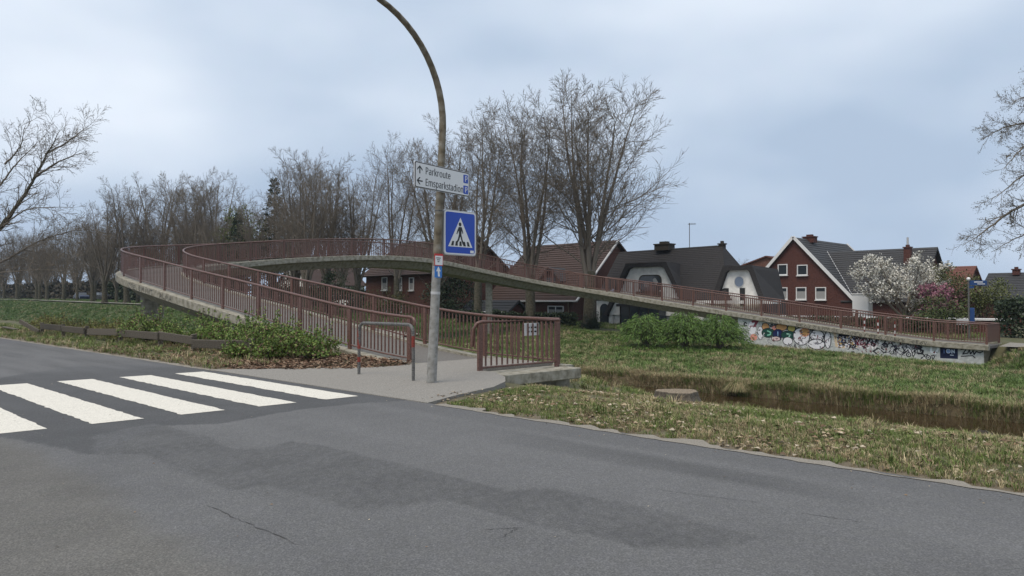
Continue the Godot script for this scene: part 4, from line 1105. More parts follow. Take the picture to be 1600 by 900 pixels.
	mb = MB.new(); mb.tube(PackedVector3Array([Vector3(52.8, 1.4, -57.2), Vector3(52.8, 1.4, -44.5)]), PackedFloat32Array([0.08, 0.08]), 6); part(mb, "gutter", M.signgrey, h).position = off
	mb = MB.new(); mb.rod(Vector3(53.4, 1.4, -46.0), Vector3(53.5, -0.7, -46.0), 0.06, 6); part(mb, "downpipe", M.cutwood, h).position = off
	var dm := Node3D.new(); dm.name = "dormer"; h.add_child(dm, true); dm.position = off
	mb = MB.new(); prism_u(mb, 54.6, 58.0, 48.0, 50.6, 2.6, 3.5, 4.5); part(mb, "cheek", M.brick2, dm)
	mb = MB.new(); roof_plane(mb, Vector3(54.3, 3.3, -47.7), Vector3(58.4, 3.3, -47.7), Vector3(58.4, 4.7, -49.3), Vector3(54.3, 4.7, -49.3)); roof_plane(mb, Vector3(58.4, 3.3, -50.9), Vector3(54.3, 3.3, -50.9), Vector3(54.3, 4.7, -49.3), Vector3(58.4, 4.7, -49.3)); part(mb, "dormer_roof", M.roofgrey, dm)
	mb = MB.new(); mb.box(Vector3(54.55, 3.3, -49.3), Vector3(0.08, 0.8, 1.6)); part(mb, "pane", M.glass, dm)
	window(h, Vector3(53.58, 0.45, -52.3), 1.9, 0.95, "road", 2, 0.55); window(h, Vector3(53.58, 0.5, -47.7), 2.0, 0.95, "road", 2, 0.55)
	# brick house seen under the bridge
	h = plain_house("red_house", "red brick house with three narrow white windows seen beneath the bridge", "", 48.0, 58.0, 58.2, 71.0, 0.0, 4.35, 8.0, true, M.brick2, M.roofbrown, [["road", 67.42, 3.3, 1.0, 1.4, 1], ["road", 64.88, 3.25, 1.1, 1.4, 2], ["road", 62.68, 3.2, 0.8, 1.35, 1], ["road", 67.42, 0.9, 1.0, 1.4, 1], ["road", 64.88, 0.9, 1.1, 1.4, 2]])
	# garden shed
	h = plain_house("garden_shed", "small dark garden shed with white trimmed tiled roof near the bridge pier", "", 46.0, 48.2, 46.6, 52.2, -0.6, 0.55, 1.35, true, M.brick, M.roofgrey, [])
	h.set_meta("category", "shed")
	bargeboard(h, Vector3(45.4, 0.45, -46.2), Vector3(45.4, 0.45, -52.6), M.frame, 0.14, "fascia")
	# more distant houses
	plain_house("distant_house", "orange brick house with white window far behind the white house", "", 100.0, 112.0, 44.5, 54.5, -0.7, 6.0, 7.6, false, M.brickpale, M.roofred, [["road", 51.5, 4.9, 2.0, 1.5, 2], ["road", 48.0, 4.9, 2.0, 1.5, 2]])
	h = plain_house("distant_house", "house with grey roof and solar panels at the right edge", "", 84.0, 93.0, 6.0, 19.6, -0.7, 1.7, 4.1, true, M.brick2, M.roofgrey, [["road", 16.0, 0.8, 1.4, 1.2, 2]])
	mb = MB.new(); mb.box(Vector3(86.2, 3.15, -11.0), Vector3(3.4, 0.08, 9.0), Basis(Vector3.BACK, 0.49)); part(mb, "solar_panel", M.solar, h).position = -h.position
	plain_house("distant_house", "house with bright red tiled roof behind the white blossom tree", "", 104.0, 113.0, 26.2, 29.3, -0.7, 2.6, 5.7, true, M.brick2, M.roofred, [])
	chimney(h, Vector3(88, 4.0, -17.5), Vector3(0.6, 0.5, 0.6), M.brick)
	plain_house("distant_house", "long low brick house behind the avenue of trees at far left", "", 62.0, 72.0, 150.0, 185.0, 1.3, 4.4, 8.4, true, M.brick, M.roofbrown, [["road", 156.0, 3.0, 1.8, 1.5, 2], ["road", 164.0, 3.0, 1.8, 1.5, 2], ["road", 174.0, 3.0, 1.8, 1.5, 2]])
	plain_house("distant_house", "pale gabled house glimpsed between trunks left of the ramp bend", "", 60.0, 70.0, 104.0, 114.0, 0.9, 4.0, 7.5, false, M.plaster, M.roofbrown, [["road", 107.0, 3.0, 1.4, 1.4, 2]])
	plain_house("distant_house", "brick house behind the trees left of the conifer", "", 66.0, 76.0, 84.0, 97.0, 0.6, 4.2, 8.0, true, M.brick, M.roofbrown, [["road", 88.0, 2.6, 1.4, 1.4, 2], ["road", 93.0, 2.6, 1.4, 1.4, 2]])
	# white shed and the coped garden wall
	var wp2 := V(28.3, 61.0)
	var ws := thing("white_shed", Vector3(wp2.x, -0.75, wp2.z), "plain white shed beside the white blossom tree", "shed")
	mb = MB.new(); mb.bevel_box(Vector3(0, 1.25, 0), Vector3(0.9, 2.9, 1.25), 0.02); part(mb, "wall", M.frame, ws)
	mb = MB.new(); mb.bevel_box(Vector3(0, 2.74, 0), Vector3(1.0, 0.08, 1.35), 0.02); part(mb, "roof", M.frame, ws)
	var gw := thing("garden_wall", Vector3(57.0, -0.75, -20.0), "low brown garden wall with white coping behind the far ramp", "wall")
	mb = MB.new(); mb.box(Vector3(0, 0.35, 0), Vector3(0.24, 1.1, 17.0)); part(mb, "wall", M.brick, gw)
	for k in 17:
		mb = MB.new(); mb.bevel_box(Vector3(0, 0.97, -8.0 + k * 1.0), Vector3(0.4, 0.16, 0.985), 0.02); part(mb, "coping_stone", M.frame, gw)
	# parked cars
	for q in [[46.0, 168.0, M.carpaint, "dark blue car parked behind the avenue trees at far left"], [44.0, 148.0, M.black, "black car parked behind the avenue trees, nearer the ramp"], [50.0, 79.0, M.white, "white car parked behind the trees, seen through the ramp railings"]]:
		car(Vector3(q[0], land(q[0], q[1]), -q[1]), q[2], q[3])
func car(at: Vector3, m: Material, label: String) -> void:
	var o := thing("parked_car", at, label, "car", "cars parked beyond the embankment")
	var mb := MB.new()
	var side := PackedVector2Array([Vector2(-2.15, 0.3), Vector2(2.15, 0.3), Vector2(2.2, 0.7), Vector2(2.05, 0.88), Vector2(1.1, 0.98), Vector2(-1.9, 1.02), Vector2(-2.15, 0.95), Vector2(-2.2, 0.6)])
	var xf := Transform3D(Basis(Vector3(0, 0, 1), Vector3.UP, Vector3(-1, 0, 0)), Vector3(0.87, 0, 0))
	mb.plate(side, xf, 1.74); part(mb, "body", m, o)
	mb = MB.new()
	mb.plate(PackedVector2Array([Vector2(-1.85, 1.0), Vector2(1.05, 0.98), Vector2(0.4, 1.44), Vector2(-1.35, 1.46)]), Transform3D(xf.basis, Vector3(0.76, 0, 0)), 1.52); part(mb, "window", M.glass, o)
	mb = MB.new(); mb.plate(PackedVector2Array([Vector2(-1.4, 1.43), Vector2(0.42, 1.42), Vector2(0.3, 1.5), Vector2(-1.2, 1.52)]), Transform3D(xf.basis, Vector3(0.72, 0, 0)), 1.44); part(mb, "roof", m, o)
	for z in [-1.35, 1.35]:
		for x in [-0.78, 0.78]:
			mb = MB.new(); mb.rod(Vector3(x - 0.11, 0.32, z), Vector3(x + 0.11, 0.32, z), 0.32, 14); part(mb, "wheel", M.rubber, o)

# ---------- trees ----------
var tips := PackedVector3Array()
func grow(tr: MB, cr: MB, p: Vector3, d: Vector3, len: float, r: float, lv: int, q: Dictionary) -> void:
	var n: int = q.seg[lv]
	var pts := PackedVector3Array([p]); var rad := PackedFloat32Array([r]); var dirs := [d]
	var last: bool = lv == q.kids.size()
	var r1: float = r * q.taper[lv] if not last else r * 0.5
	for i in n:
		d = (d + rdir() * q.wig[lv] + Vector3.UP * q.up[lv]).normalized()
		p += d * len / n
		pts.push_back(p); rad.push_back(lerpf(r, r1, float(i + 1) / n)); dirs.append(d)
	(tr if lv == 0 else cr).tube(pts, rad, q.sides[lv])
	if last:
		tips.push_back(p); return
	var k: int = q.kids[lv]
	var az := rr(0, TAU)
	for i in k:
		var t: float = lerpf(q.from[lv], 1.0, (i + rr(0.1, 0.9)) / k)
		if lv == 0: t = lerpf(q.from[lv], 1.0, (i + 0.7) / k)
		var fi := t * n; var i0 := mini(int(fi), n - 1)
		var bp := pts[i0].lerp(pts[i0 + 1], fi - i0)
		var bd: Vector3 = dirs[i0 + 1]
		az += 2.4 + rr(-0.5, 0.5)
		var a := bd.cross(Vector3.UP if absf(bd.y) < 0.9 else Vector3.RIGHT).normalized()
		var side := (a * cos(az) + bd.cross(a) * sin(az)).normalized()
		var an: float = deg_to_rad(q.ang[lv] * rr(0.7, 1.25))
		var nd := (bd * cos(an) + side * sin(an)).normalized()
		var l: float = len * q.ratio[lv] * (rr(0.7, 1.15) if lv > 0 else rr(0.88, 1.04)) * (1.0 - q.drop[lv] * t)
		grow(tr, cr, bp, nd, l, maxf(lerpf(r, r1, t) * q.thin[lv], q.minr), lv + 1, q)
	if lv > 0:
		for z in 2: grow(tr, cr, p, (d + rdir() * 0.5).normalized(), len * 0.1 + 0.15, maxf(r1, q.minr), q.kids.size(), q)
const BIG := {"seg": [5, 10, 6, 4, 2], "kids": [6, 17, 10, 7], "taper": [0.8, 0.14, 0.22, 0.4, 0.5], "wig": [0.03, 0.07, 0.14, 0.2, 0.25], "up": [0.1, 0.04, 0.05, 0.05, 0.04], "sides": [10, 6, 4, 3, 3], "from": [0.5, 0.12, 0.2, 0.15], "ang": [10.0, 50.0, 42.0, 38.0], "ratio": [3.3, 0.50, 0.44, 0.6], "drop": [0.1, 0.5, 0.4, 0.3], "thin": [0.52, 0.32, 0.42, 0.55], "minr": 0.012}
func make_tree(q: Dictionary, height: float, r: float, trunk_frac: float) -> Array:
	var tr := MB.new(); var cr := MB.new()
	tips = PackedVector3Array()
	grow(tr, cr, Vector3(0, -0.3, 0), Vector3.UP, height * trunk_frac, r, 0, q)
	# root flare
	tr.tube(PackedVector3Array([Vector3(0, -0.3, 0), Vector3(0, 0.1, 0), Vector3(0, 0.5, 0)]), PackedFloat32Array([r * 1.7, r * 1.35, r * 0.99]), 10)
	var top := 0.0
	for t in tips: top = maxf(top, t.y)
	return [tr.mesh(M.bark), cr.mesh(M.twig), top, tips]
func plant_tree(proto: Array, called: String, at: Vector3, height: float, turn: float, label: String, group: String, wide := 1.0) -> Node3D:
	var o := thing(called, at, label, "tree", group, turn)
	var s: float = height / proto[2]
	var xf := Transform3D(Basis().scaled(Vector3(s * wide, s, s * wide)), Vector3.ZERO)
	part_mesh(proto[0], "trunk", o, xf); part_mesh(proto[1], "crown", o, xf)
	return o
func build_trees() -> void:
	var P := []
	for k in 4:
		var q: Dictionary = BIG.duplicate(true)
		if k == 1: q.kids = [5, 17, 10, 7]; q.ang = [9.0, 50.0, 42.0, 38.0]
		if k == 2: q.kids = [4, 18, 10, 7]; q.ang = [11.0, 52.0, 42.0, 38.0]
		if k == 3: q.kids = [7, 14, 9, 6]; q.minr = 0.011; q.ang = [19.0, 48.0, 42.0, 38.0]; q.ratio = [2.6, 0.42, 0.46, 0.6]
		P.append(make_tree(q, 20.0, 0.40, [0.21, 0.22, 0.2, 0.21][k]))
	var row := "bare trees standing behind the bridge"
	var T := [  # lateral, depth, height, prototype, turn, width, label
		[6.1, 60.0, 21.3, 0, 2.6, 1.1, "tallest bare tree, broad crown, rising in front of the brown and white houses"],
		[1.5, 61.5, 19.8, 1, 1.2, 1.1, "tall bare tree with twin stems in front of the brown tiled roof"],
		[-2.9, 64.0, 19.0, 2, 2.9, 0.9, "tall bare tree just right of the lamp post, behind the blue sign"],
		[-6.6, 68.0, 18.0, 3, 4.0, 0.9, "bare tree directly behind the lamp post and direction sign"],
		[-11.0, 72.0, 17.6, 2, 0.9, 0.8, "bare tree behind the middle of the bridge, just left of the lamp post"],
		[-15.6, 76.0, 15.4, 3, 5.2, 0.9, "slimmer bare tree third to the left of the lamp post"],
		[-18.3, 75.0, 16.6, 3, 2.2, 0.85, "bare tree with broad head, second to the right of the conifer"],
		[-22.0, 77.0, 16.6, 3, 3.6, 0.85, "bare tree beside the dark conifer, on its right"],
		[-36.0, 92.0, 17.2, 3, 1.0, 0.95, "round-headed bare tree left of the green tree"],
		[-40.5, 94.0, 16.8, 3, 2.6, 0.9, "bare tree second to the left of the green tree"],
		[-46.0, 98.0, 17.6, 3, 0.2, 1.05, "bare tree above the ramp's bend"],
		[-51.5, 101.0, 17.0, 3, 3.3, 0.9, "bare tree just left of the ramp's bend"],
		[-55.0, 102.0, 15.2, 3, 4.4, 0.9, "bare tree second to the left of the ramp's bend"]]
	for t in T:
		var at := V(t[0], t[1]); at.y = land(at.x, -at.z)
		plant_tree(P[t[3]], "bare_tree", at, t[2], t[4], t[6], row, t[5])
	var oc := thing("bare_tree", V(38.5, 128.0, -0.7), "small bare tree far behind between white house and brick gable", "tree", row)
	var sc := Transform3D(Basis().scaled(Vector3.ONE * 0.62), Vector3.ZERO)
	part_mesh(P[3][0], "trunk", oc, sc); part_mesh(P[3][1], "crown", oc, sc)
	# avenue along the embankment path at far left
	var nth := ["first", "second", "third", "fourth", "fifth", "sixth", "seventh", "eighth", "ninth", "tenth", "eleventh", "twelfth", "thirteenth", "fourteenth", "fifteenth", "sixteenth", "seventeenth", "eighteenth", "nineteenth", "twentieth", "twenty-first", "twenty-second", "twenty-third", "twenty-fourth"]
	for k in 20:
		var u := 62.0 + k * 6.8 + rr(-0.8, 0.8)
		var c := 35.6 + rr(-0.3, 0.3)
		plant_tree(P[3], "avenue_tree", L(c + rr(-0.5, 2.5), u), rr(10.5, 15.5), rr(0, TAU), "%s bare avenue tree on the embankment path, counting leftwards from the ramp bend" % nth[k], "avenue trees along the embankment path", 0.85)
	for k in 14:
		var u := 88.0 + k * 14.0 + rr(-2, 2)
		plant_tree(P[3], "backdrop_tree", L(54.0 + rr(-3, 5), u), rr(13.0, 17.0), rr(0, TAU), "%s bare thicket tree behind the avenue, counting leftwards from the ramp bend" % nth[k], "thicket of bare trees behind the avenue", 1.1)
	# near trees at both edges, limbs reaching into view: [lateral, height] along each limb
	var q: Dictionary = BIG.duplicate(true)
	q.kids = [6, 10, 7, 5]; q.minr = 0.006; q.wig = [0.05, 0.1, 0.16, 0.22, 0.25]; q.thin = [0.5, 0.4, 0.45, 0.6]; q.up = [0.1, 0.07, 0.06, 0.04, 0.02]
	rng.seed = 77
	limb_tree("verge_tree", "near bare tree with sparse budding limbs leaning in at the left edge", 30.0, -22.3, 0.17, [[[-22.3, -0.3], [-22.0, 2.0], [-20.7, 3.9], [-19.5, 5.5], [-18.8, 6.8], [-18.3, 7.7], [-18.0, 8.3]], [[-21.6, 2.6], [-20.3, 3.1], [-19.1, 3.87], [-17.9, 4.3], [-16.9, 4.37]], [[-21.6, 2.5], [-20.3, 2.56], [-18.6, 2.66], [-17.2, 2.6]], [[-20.4, 4.3], [-19.3, 5.0], [-18.4, 5.12], [-17.2, 5.1]], [[-22.0, 2.0], [-21.6, 4.6], [-20.4, 6.6], [-19.9, 7.4], [-19.5, 8.0]], [[-19.0, 6.4], [-18.0, 7.0], [-16.9, 7.4]], [[-20.2, 6.9], [-19.4, 7.4], [-18.9, 8.2]], [[-18.6, 7.3], [-17.8, 7.9], [-17.2, 8.6]]], [1.0, 0.32, 0.14, 0.22, 0.6, 0.3, 0.25, 0.25], 0.95, q, 0.03, 1, Color(0.13, 0.10, 0.055))
	rng.seed = 91
	q.up = [0.1, 0.0, -0.02, 0.06, 0.08]
	limb_tree("bank_tree", "budding tree at the right edge with drooping twig clusters", 28.0, 21.6, 0.22, [[[21.6, -1.5], [21.5, 3.0], [21.2, 6.0], [20.8, 9.0], [20.6, 10.5]], [[21.4, 4.3], [20.2, 5.3], [19.0, 4.9], [18.0, 4.1], [17.3, 3.55]], [[21.3, 5.0], [20.0, 6.2], [18.9, 6.1], [18.0, 5.5], [17.6, 5.2]], [[21.3, 5.6], [20.0, 7.0], [19.0, 7.2], [18.2, 6.5], [17.9, 6.2]], [[21.0, 7.0], [20.0, 8.1], [18.9, 8.1], [18.2, 7.7]], [[21.0, 8.0], [20.0, 9.0], [19.0, 9.0], [18.5, 8.7]], [[20.8, 9.0], [19.8, 9.8], [19.0, 9.6], [18.7, 9.4]], [[21.4, 3.8], [20.2, 4.3], [19.2, 3.9], [18.2, 3.3]]], [1.0, 0.4, 0.36, 0.34, 0.32, 0.3, 0.28, 0.25], 0.66, q, 0.036, 2, Color(0.11, 0.09, 0.055))
	rng.seed = 500
	# conifer and fresh green tree
	rng.seed = 501
	conifer(V(-25.2, 80.0), 14.0, "dark evergreen conifer among the bare trees left of centre")
	conifer(V(-30.5, 84.0), 10.5, "shorter dark conifer left of the tall conifer")
	leafy("green_tree", V(-31.5, 88.0), 12.0, Vector3(3.4, 4.2, 3.4), 3800, 0.28, [Color(0.10, 0.13, 0.035), Color(0.14, 0.17, 0.05), Color(0.07, 0.10, 0.03)], "tree in fresh yellow-green leaf beside the conifer", "tree")
	# blossom trees behind the far ramp
	var bq: Dictionary = BIG.duplicate(true)
	bq.kids = [7, 9, 7, 4]; bq.ang = [42.0, 44.0, 45.0, 48.0]; bq.ratio = [2.4, 0.42, 0.42, 0.45]; bq.minr = 0.009
	var bt := make_tree(bq, 6.2, 0.15, 0.2)
	blossom(bt, V(30.4, 58.5), 6.2, 1.12, [Color(0.62, 0.60, 0.54), Color(0.50, 0.49, 0.42), Color(0.7, 0.68, 0.62)], 0.13, 3, "large tree covered in white blossom before the grey roofed house", 5)
	blossom(bt, V(32.3, 56.0), 3.6, 1.4, [Color(0.30, 0.12, 0.17), Color(0.36, 0.18, 0.22), Color(0.22, 0.09, 0.12)], 0.14, 4, "pink flowering magnolia right of the white blossom tree", 6)
func limb_tree(called: String, label: String, depth: float, lateral: float, r0: float, limbs: Array, thick: Array, klen: float, q: Dictionary, bud: float, per: int, col: Color) -> void:
	var base := V(lateral, depth); base.y = land(base.x, -base.z)
	var o := thing(called, base, label, "tree")
	var tr := MB.new(); var cr := MB.new(); tips = PackedVector3Array()
	for i in limbs.size():
		var cv := Curve3D.new(); cv.bake_interval = 0.25
		var L2: Array = limbs[i]
		for k in L2.size():
			var p := V(L2[k][0], depth + sin(i * 1.9) * 1.3 * k / L2.size(), L2[k][1]) - Vector3(base.x, base.y, base.z)
			var a := V(L2[maxi(k - 1, 0)][0], depth, L2[maxi(k - 1, 0)][1]); var b := V(L2[mini(k + 1, L2.size() - 1)][0], depth, L2[mini(k + 1, L2.size() - 1)][1])
			cv.add_point(p, (a - b) * 0.16, (b - a) * 0.16)
		var pts := cv.get_baked_points(); var rad := PackedFloat32Array(); var m := pts.size()
		for k in m: rad.push_back(maxf(r0 * thick[i] * pow(1.0 - float(k) / m, 0.8), 0.008))
		for k in m: if k % 2: pts[k] += rdir() * 0.025
		(tr if i == 0 else cr).tube(pts, rad, 7 if i == 0 else 5)
		var az := rr(0, TAU)
		for k in range(int(m * 0.3), m - 1):
			for z in 2:
				az += 2.4
				var d := (pts[k + 1] - pts[k]).normalized(); var a := d.cross(Vector3.RIGHT).normalized()
				var nd := (d * 0.75 + (a * cos(az) + d.cross(a) * sin(az)) * 0.8).normalized()
				if rng.randf() < 0.55: grow(tr, cr, pts[k], nd, klen * rr(0.5, 1.3) * (1.15 - 0.6 * k / m), clampf(rad[k] * 0.4, 0.007, 0.022), 3, q)
				elif rng.randf() < 0.4: grow(tr, cr, pts[k], nd, klen * rr(0.7, 1.5), clampf(rad[k] * 0.5, 0.009, 0.03), 2, q)
	part(tr, "trunk", M.bark, o); part(cr, "crown", M.twig, o)
	var mb := MB.new()
	for t in tips:
		for k in per:
			mb.col = col * rr(0.7, 1.4)
			var d := rdir(); mb.leaf(t + rdir() * bud * (1.2 if per > 1 else 0.1), d, d.cross(rdir()).normalized(), bud * rr(0.7, 1.5), bud * 0.4)
	part(mb, "buds", M.leaf, o)
func blossom(proto: Array, at: Vector3, height: float, wide: float, cols: Array, size: float, per: int, label: String, sd: int) -> void:
	at.y = land(at.x, -at.z)
	var o := plant_tree(proto, "blossom_tree", at, height, sd * 1.0, label, "", wide)
	var s := (o.get_child(0) as Node3D).transform.basis.get_scale()
	var mb := MB.new()
	for t in proto[3]:
		if rng.randf() < 0.15: continue
		for k in per:
			mb.col = cols[rng.randi() % cols.size()]
			var d := rdir(); mb.leaf(t * s + rdir() * 0.12, d, d.cross(rdir()).normalized(), size * rr(0.7, 1.4), size * 0.5)
	part(mb, "blossom", M.petal, o)
func conifer(at: Vector3, hgt: float, label: String) -> void:
	at.y = land(at.x, -at.z)
	var o := thing("conifer", at, label, "tree", "dark conifers")
	var mb := MB.new(); mb.tube(PackedVector3Array([Vector3(0, -0.3, 0), Vector3(0, hgt * 0.5, 0), Vector3(0, hgt, 0)]), PackedFloat32Array([0.22, 0.14, 0.02]), 8); part(mb, "trunk", M.darkbark, o)
	mb = MB.new()
	for k in 130:
		var y := hgt * (0.1 + 0.9 * pow(k / 130.0, 0.9)); var l := (hgt - y) * 0.24 * rr(0.6, 1.25) + 0.25
		var az := k * 2.4 + rr(-0.3, 0.3); var d := Vector3(cos(az), rr(-0.1, 0.25), sin(az)).normalized()
		for j in int(10 + l * 14):
			var f := rr(0.15, 1.0); var p := Vector3(0, y, 0) + d * l * f + Vector3(0, -0.12 * l * f * f, 0) + rdir() * 0.22 * (1.2 - f)
			mb.col = Color(0.022, 0.034, 0.018) * rr(0.6, 1.6)
			var e := (d + rdir() * 0.9).normalized(); mb.leaf(p, e, e.cross(rdir()).normalized(), rr(0.22, 0.42), 0.06)
	part(mb, "crown", M.leaf, o)
func leafy(called: String, at: Vector3, hgt: float, rad: Vector3, n: int, size: float, cols: Array, label: String, cat: String, group := "") -> Node3D:
	at.y = land(at.x, -at.z)
	var o := thing(called, at, label, cat, group)
	var st := MB.new(); var mb := MB.new()
	var cen := Vector3(0, hgt - rad.y, 0)
	var nc := 26
	var cl := []
	for k in nc:
		var d := rdir(); var p := cen + Vector3(d.x * rad.x, d.y * rad.y, d.z * rad.z) * pow(rng.randf(), 0.45) * 0.82
		cl.append([p, rr(0.22, 0.42)])
		st.tube(PackedVector3Array([Vector3(rr(-0.1, 0.1), -0.2, rr(-0.1, 0.1)), Vector3(p.x * 0.35, p.y * 0.5, p.z * 0.35), p]), PackedFloat32Array([0.03 * hgt / 4 + 0.012, 0.012 * hgt / 4 + 0.008, 0.006]), 4)
	if hgt < 3.0:
		for k in 16:
			var az := rr(0, TAU); var a := cen + Vector3(cos(az) * rad.x * rr(0.2, 0.8), rad.y * 0.5, sin(az) * rad.z * rr(0.2, 0.8))
			var b := a + Vector3(cos(az) * 0.12, rr(0.5, 1.0), sin(az) * 0.12) * rad.y * 1.1
			st.tube(PackedVector3Array([a, b]), PackedFloat32Array([0.006, 0.003]), 3)
			for j in 12:
				mb.col = (cols[rng.randi() % cols.size()] as Color) * rr(0.9, 1.4)
				var e := (rdir() + Vector3.UP * 0.5).normalized(); mb.leaf(a.lerp(b, rr(0.2, 1.0)), e, e.cross(rdir()).normalized(), size * rr(0.6, 1.1), size * 0.3)
	part(st, "stem", M.darkbark, o)
	for k in n:
		var c: Array = cl[rng.randi() % nc]; var d := rdir()
		var p: Vector3 = c[0] + Vector3(d.x * rad.x, d.y * rad.y, d.z * rad.z) * c[1] * pow(rng.randf(), 0.4)
		if p.y < 0.03: p.y = rr(0.03, 0.15)
		mb.col = (cols[rng.randi() % cols.size()] as Color) * rr(0.75, 1.25)
		var e := (rdir() + Vector3.UP * 0.4).normalized(); mb.leaf(p, e, e.cross(rdir()).normalized(), size * rr(0.6, 1.3), size * 0.32)
	part(mb, "foliage", M.leaf, o)
	return o

# ---------- shrubs and hedges ----------
func build_plants() -> void:
	rng.seed = 4242
	var fresh := [Color(0.10, 0.17, 0.03), Color(0.13, 0.20, 0.04), Color(0.085, 0.14, 0.03), Color(0.19, 0.23, 0.06), Color(0.15, 0.22, 0.045), Color(0.14, 0.09, 0.055)]
	var yel := [Color(0.18, 0.19, 0.045), Color(0.13, 0.16, 0.04), Color(0.20, 0.18, 0.07), Color(0.13, 0.095, 0.05)]
	var grp := "low shrubs planted between road and ramp"
	var S := [[9.35, 16.1, 0.52, 0.8, 1300, "bright green low shrub nearest the pavement at the foot of the ramp"], [9.3, 17.4, 0.66, 0.9, 1700, "bright green leafy shrub behind the leaf litter, second from the pavement"], [9.5, 18.9, 0.74, 0.9, 1700, "bright green shrub beside the last fence plank"], [9.6, 20.6, 0.6, 0.95, 1500, "green shrub behind the fence plank nearest the pavement"], [9.5, 22.4, 0.72, 1.0, 1600, "green shrub behind the second fence plank"], [9.5, 24.6, 0.55, 1.0, 1300, "green shrub below the ramp, middle of the fence"], [9.4, 26.8, 0.8, 1.0, 1500, "tall green shrub under the ramp's rising edge"], [9.6, 29.5, 0.45, 1.2, 1100, "yellowish shrub left of the ramp pier"], [9.6, 32.5, 0.42, 1.3, 1000, "yellowish sparse shrub behind the far fence planks"], [9.8, 36.0, 0.4, 1.5, 1000, "yellow-brown shrub near the far end of the fence"], [9.8, 40.5, 0.5, 1.8, 1800, "brownish shrub beyond the fence at far left"]]
	for i in S.size():
		var s: Array = S[i]
		leafy("low_shrub", Vector3(s[0], 0, -s[1]), s[2] * 1.3, Vector3(0.9, s[2] * 0.72, s[3] * 1.1), int(s[4] * 1.7), 0.07, fresh if i < 7 else yel, s[5], "shrub", grp)
	for q in [[8.75, 17.1], [8.6, 18.4]]:
		leafy("low_shrub", Vector3(q[0], 0, -q[1]), 0.5, Vector3(0.5, 0.3, 0.7), 1200, 0.07, fresh, "small green shrub in front of the fence end, %s" % ("nearer the pavement" if q[1] < 18 else "beside the plank"), "shrub", grp)
	# arching shrubs under the bridge
	for q in [[7.9, 44.6, 2.3, "arching bright green shrub on the bank, leftmost of three under the bridge"], [10.0, 43.8, 2.45, "arching bright green shrub on the bank, middle of three under the bridge"], [12.0, 43.6, 2.3, "arching bright green shrub beside the graffiti wall"]]:
		arching(V(q[0], q[1]), q[2], q[3])
	# dark hedge and garden greenery on the right
	var dk := [Color(0.026, 0.042, 0.02), Color(0.038, 0.055, 0.024), Color(0.02, 0.034, 0.017)]
	hedge(V(29.5, 46.0), V(44.0, 40.0), 2.25, 1.6, 11000, dk, "tall dark evergreen hedge at the right edge behind the ramp end")
	hedge(V(19.0, 57.0), V(28.5, 47.5), 0.9, 1.0, 5000, [Color(0.04, 0.055, 0.02), Color(0.06, 0.06, 0.028), Color(0.03, 0.045, 0.018)], "low mixed hedge behind the far ramp railing")
	hedge(V(-4.5, 62.0), V(5.2, 61.5), 1.0, 0.9, 5000, dk, "dark clipped hedge in front of the brown roofed house")
	hedge(Vector3(46, 0, -100), Vector3(46, 0, -150), 3.4, 2.0, 9000, dk, "tall dark hedge behind the trunks left of the ramp bend")
	hedge(Vector3(52, 0, -152), Vector3(52, 0, -260), 3.0, 2.5, 12000, [Color(0.05, 0.045, 0.03), Color(0.035, 0.032, 0.02), Color(0.06, 0.05, 0.035)], "long brown hedge behind the avenue at the left edge")
	hedge(Vector3(50, 0, -72), Vector3(50, 0, -99), 2.2, 1.5, 6000, dk, "dark hedge seen through the railings below the conifer")
	leafy("garden_bush", V(27.9, 49.5), 2.6, Vector3(2.4, 1.5, 2.4), 3600, 0.13, [Color(0.06, 0.085, 0.022), Color(0.09, 0.11, 0.03), Color(0.04, 0.06, 0.02)], "yellow-green bush behind the street name post", "bush")
	leafy("garden_bush", V(32.3, 56.0), 4.6, Vector3(2.6, 2.2, 2.6), 3800, 0.15, [Color(0.07, 0.08, 0.025), Color(0.09, 0.09, 0.03), Color(0.05, 0.06, 0.02)], "tall olive bush behind the blue street name blades", "bush")
	leafy("garden_bush", V(33.9, 54.5), 4.1, Vector3(2.3, 2.0, 2.3), 4200, 0.15, [Color(0.09, 0.11, 0.03), Color(0.12, 0.13, 0.04), Color(0.07, 0.08, 0.03)], "broad yellow-green bush right of the street name post", "bush")
	leafy("garden_bush", V(36.0, 64.0), 5.6, Vector3(1.6, 2.0, 1.6), 900, 0.2, [Color(0.16, 0.17, 0.07), Color(0.12, 0.13, 0.05)], "sparse pale bush standing above the olive bush", "bush")
	leafy("garden_bush", V(-5.3, 68.5), 4.6, Vector3(2.8, 2.4, 2.8), 4200, 0.2, dk, "dense dark evergreen bush beside the bridge pier", "bush")
	leafy("garden_bush", V(-17.0, 70.0), 4.2, Vector3(2.0, 2.2, 2.0), 2400, 0.2, dk, "dark evergreen bush left of the red house", "bush")
	leafy("garden_bush", V(-11.5, 70.0), 2.4, Vector3(3.4, 1.3, 2.2), 3000, 0.16, [Color(0.07, 0.075, 0.025), Color(0.05, 0.06, 0.02), Color(0.09, 0.07, 0.03)], "olive bush below the red house windows", "bush")
	leafy("garden_bush", V(6.3, 59.3), 1.1, Vector3(1.3, 0.7, 1.3), 1800, 0.1, dk, "ivy mound at the foot of the tallest tree", "bush")
	# sedge tussock at the water
	var mb := MB.new()
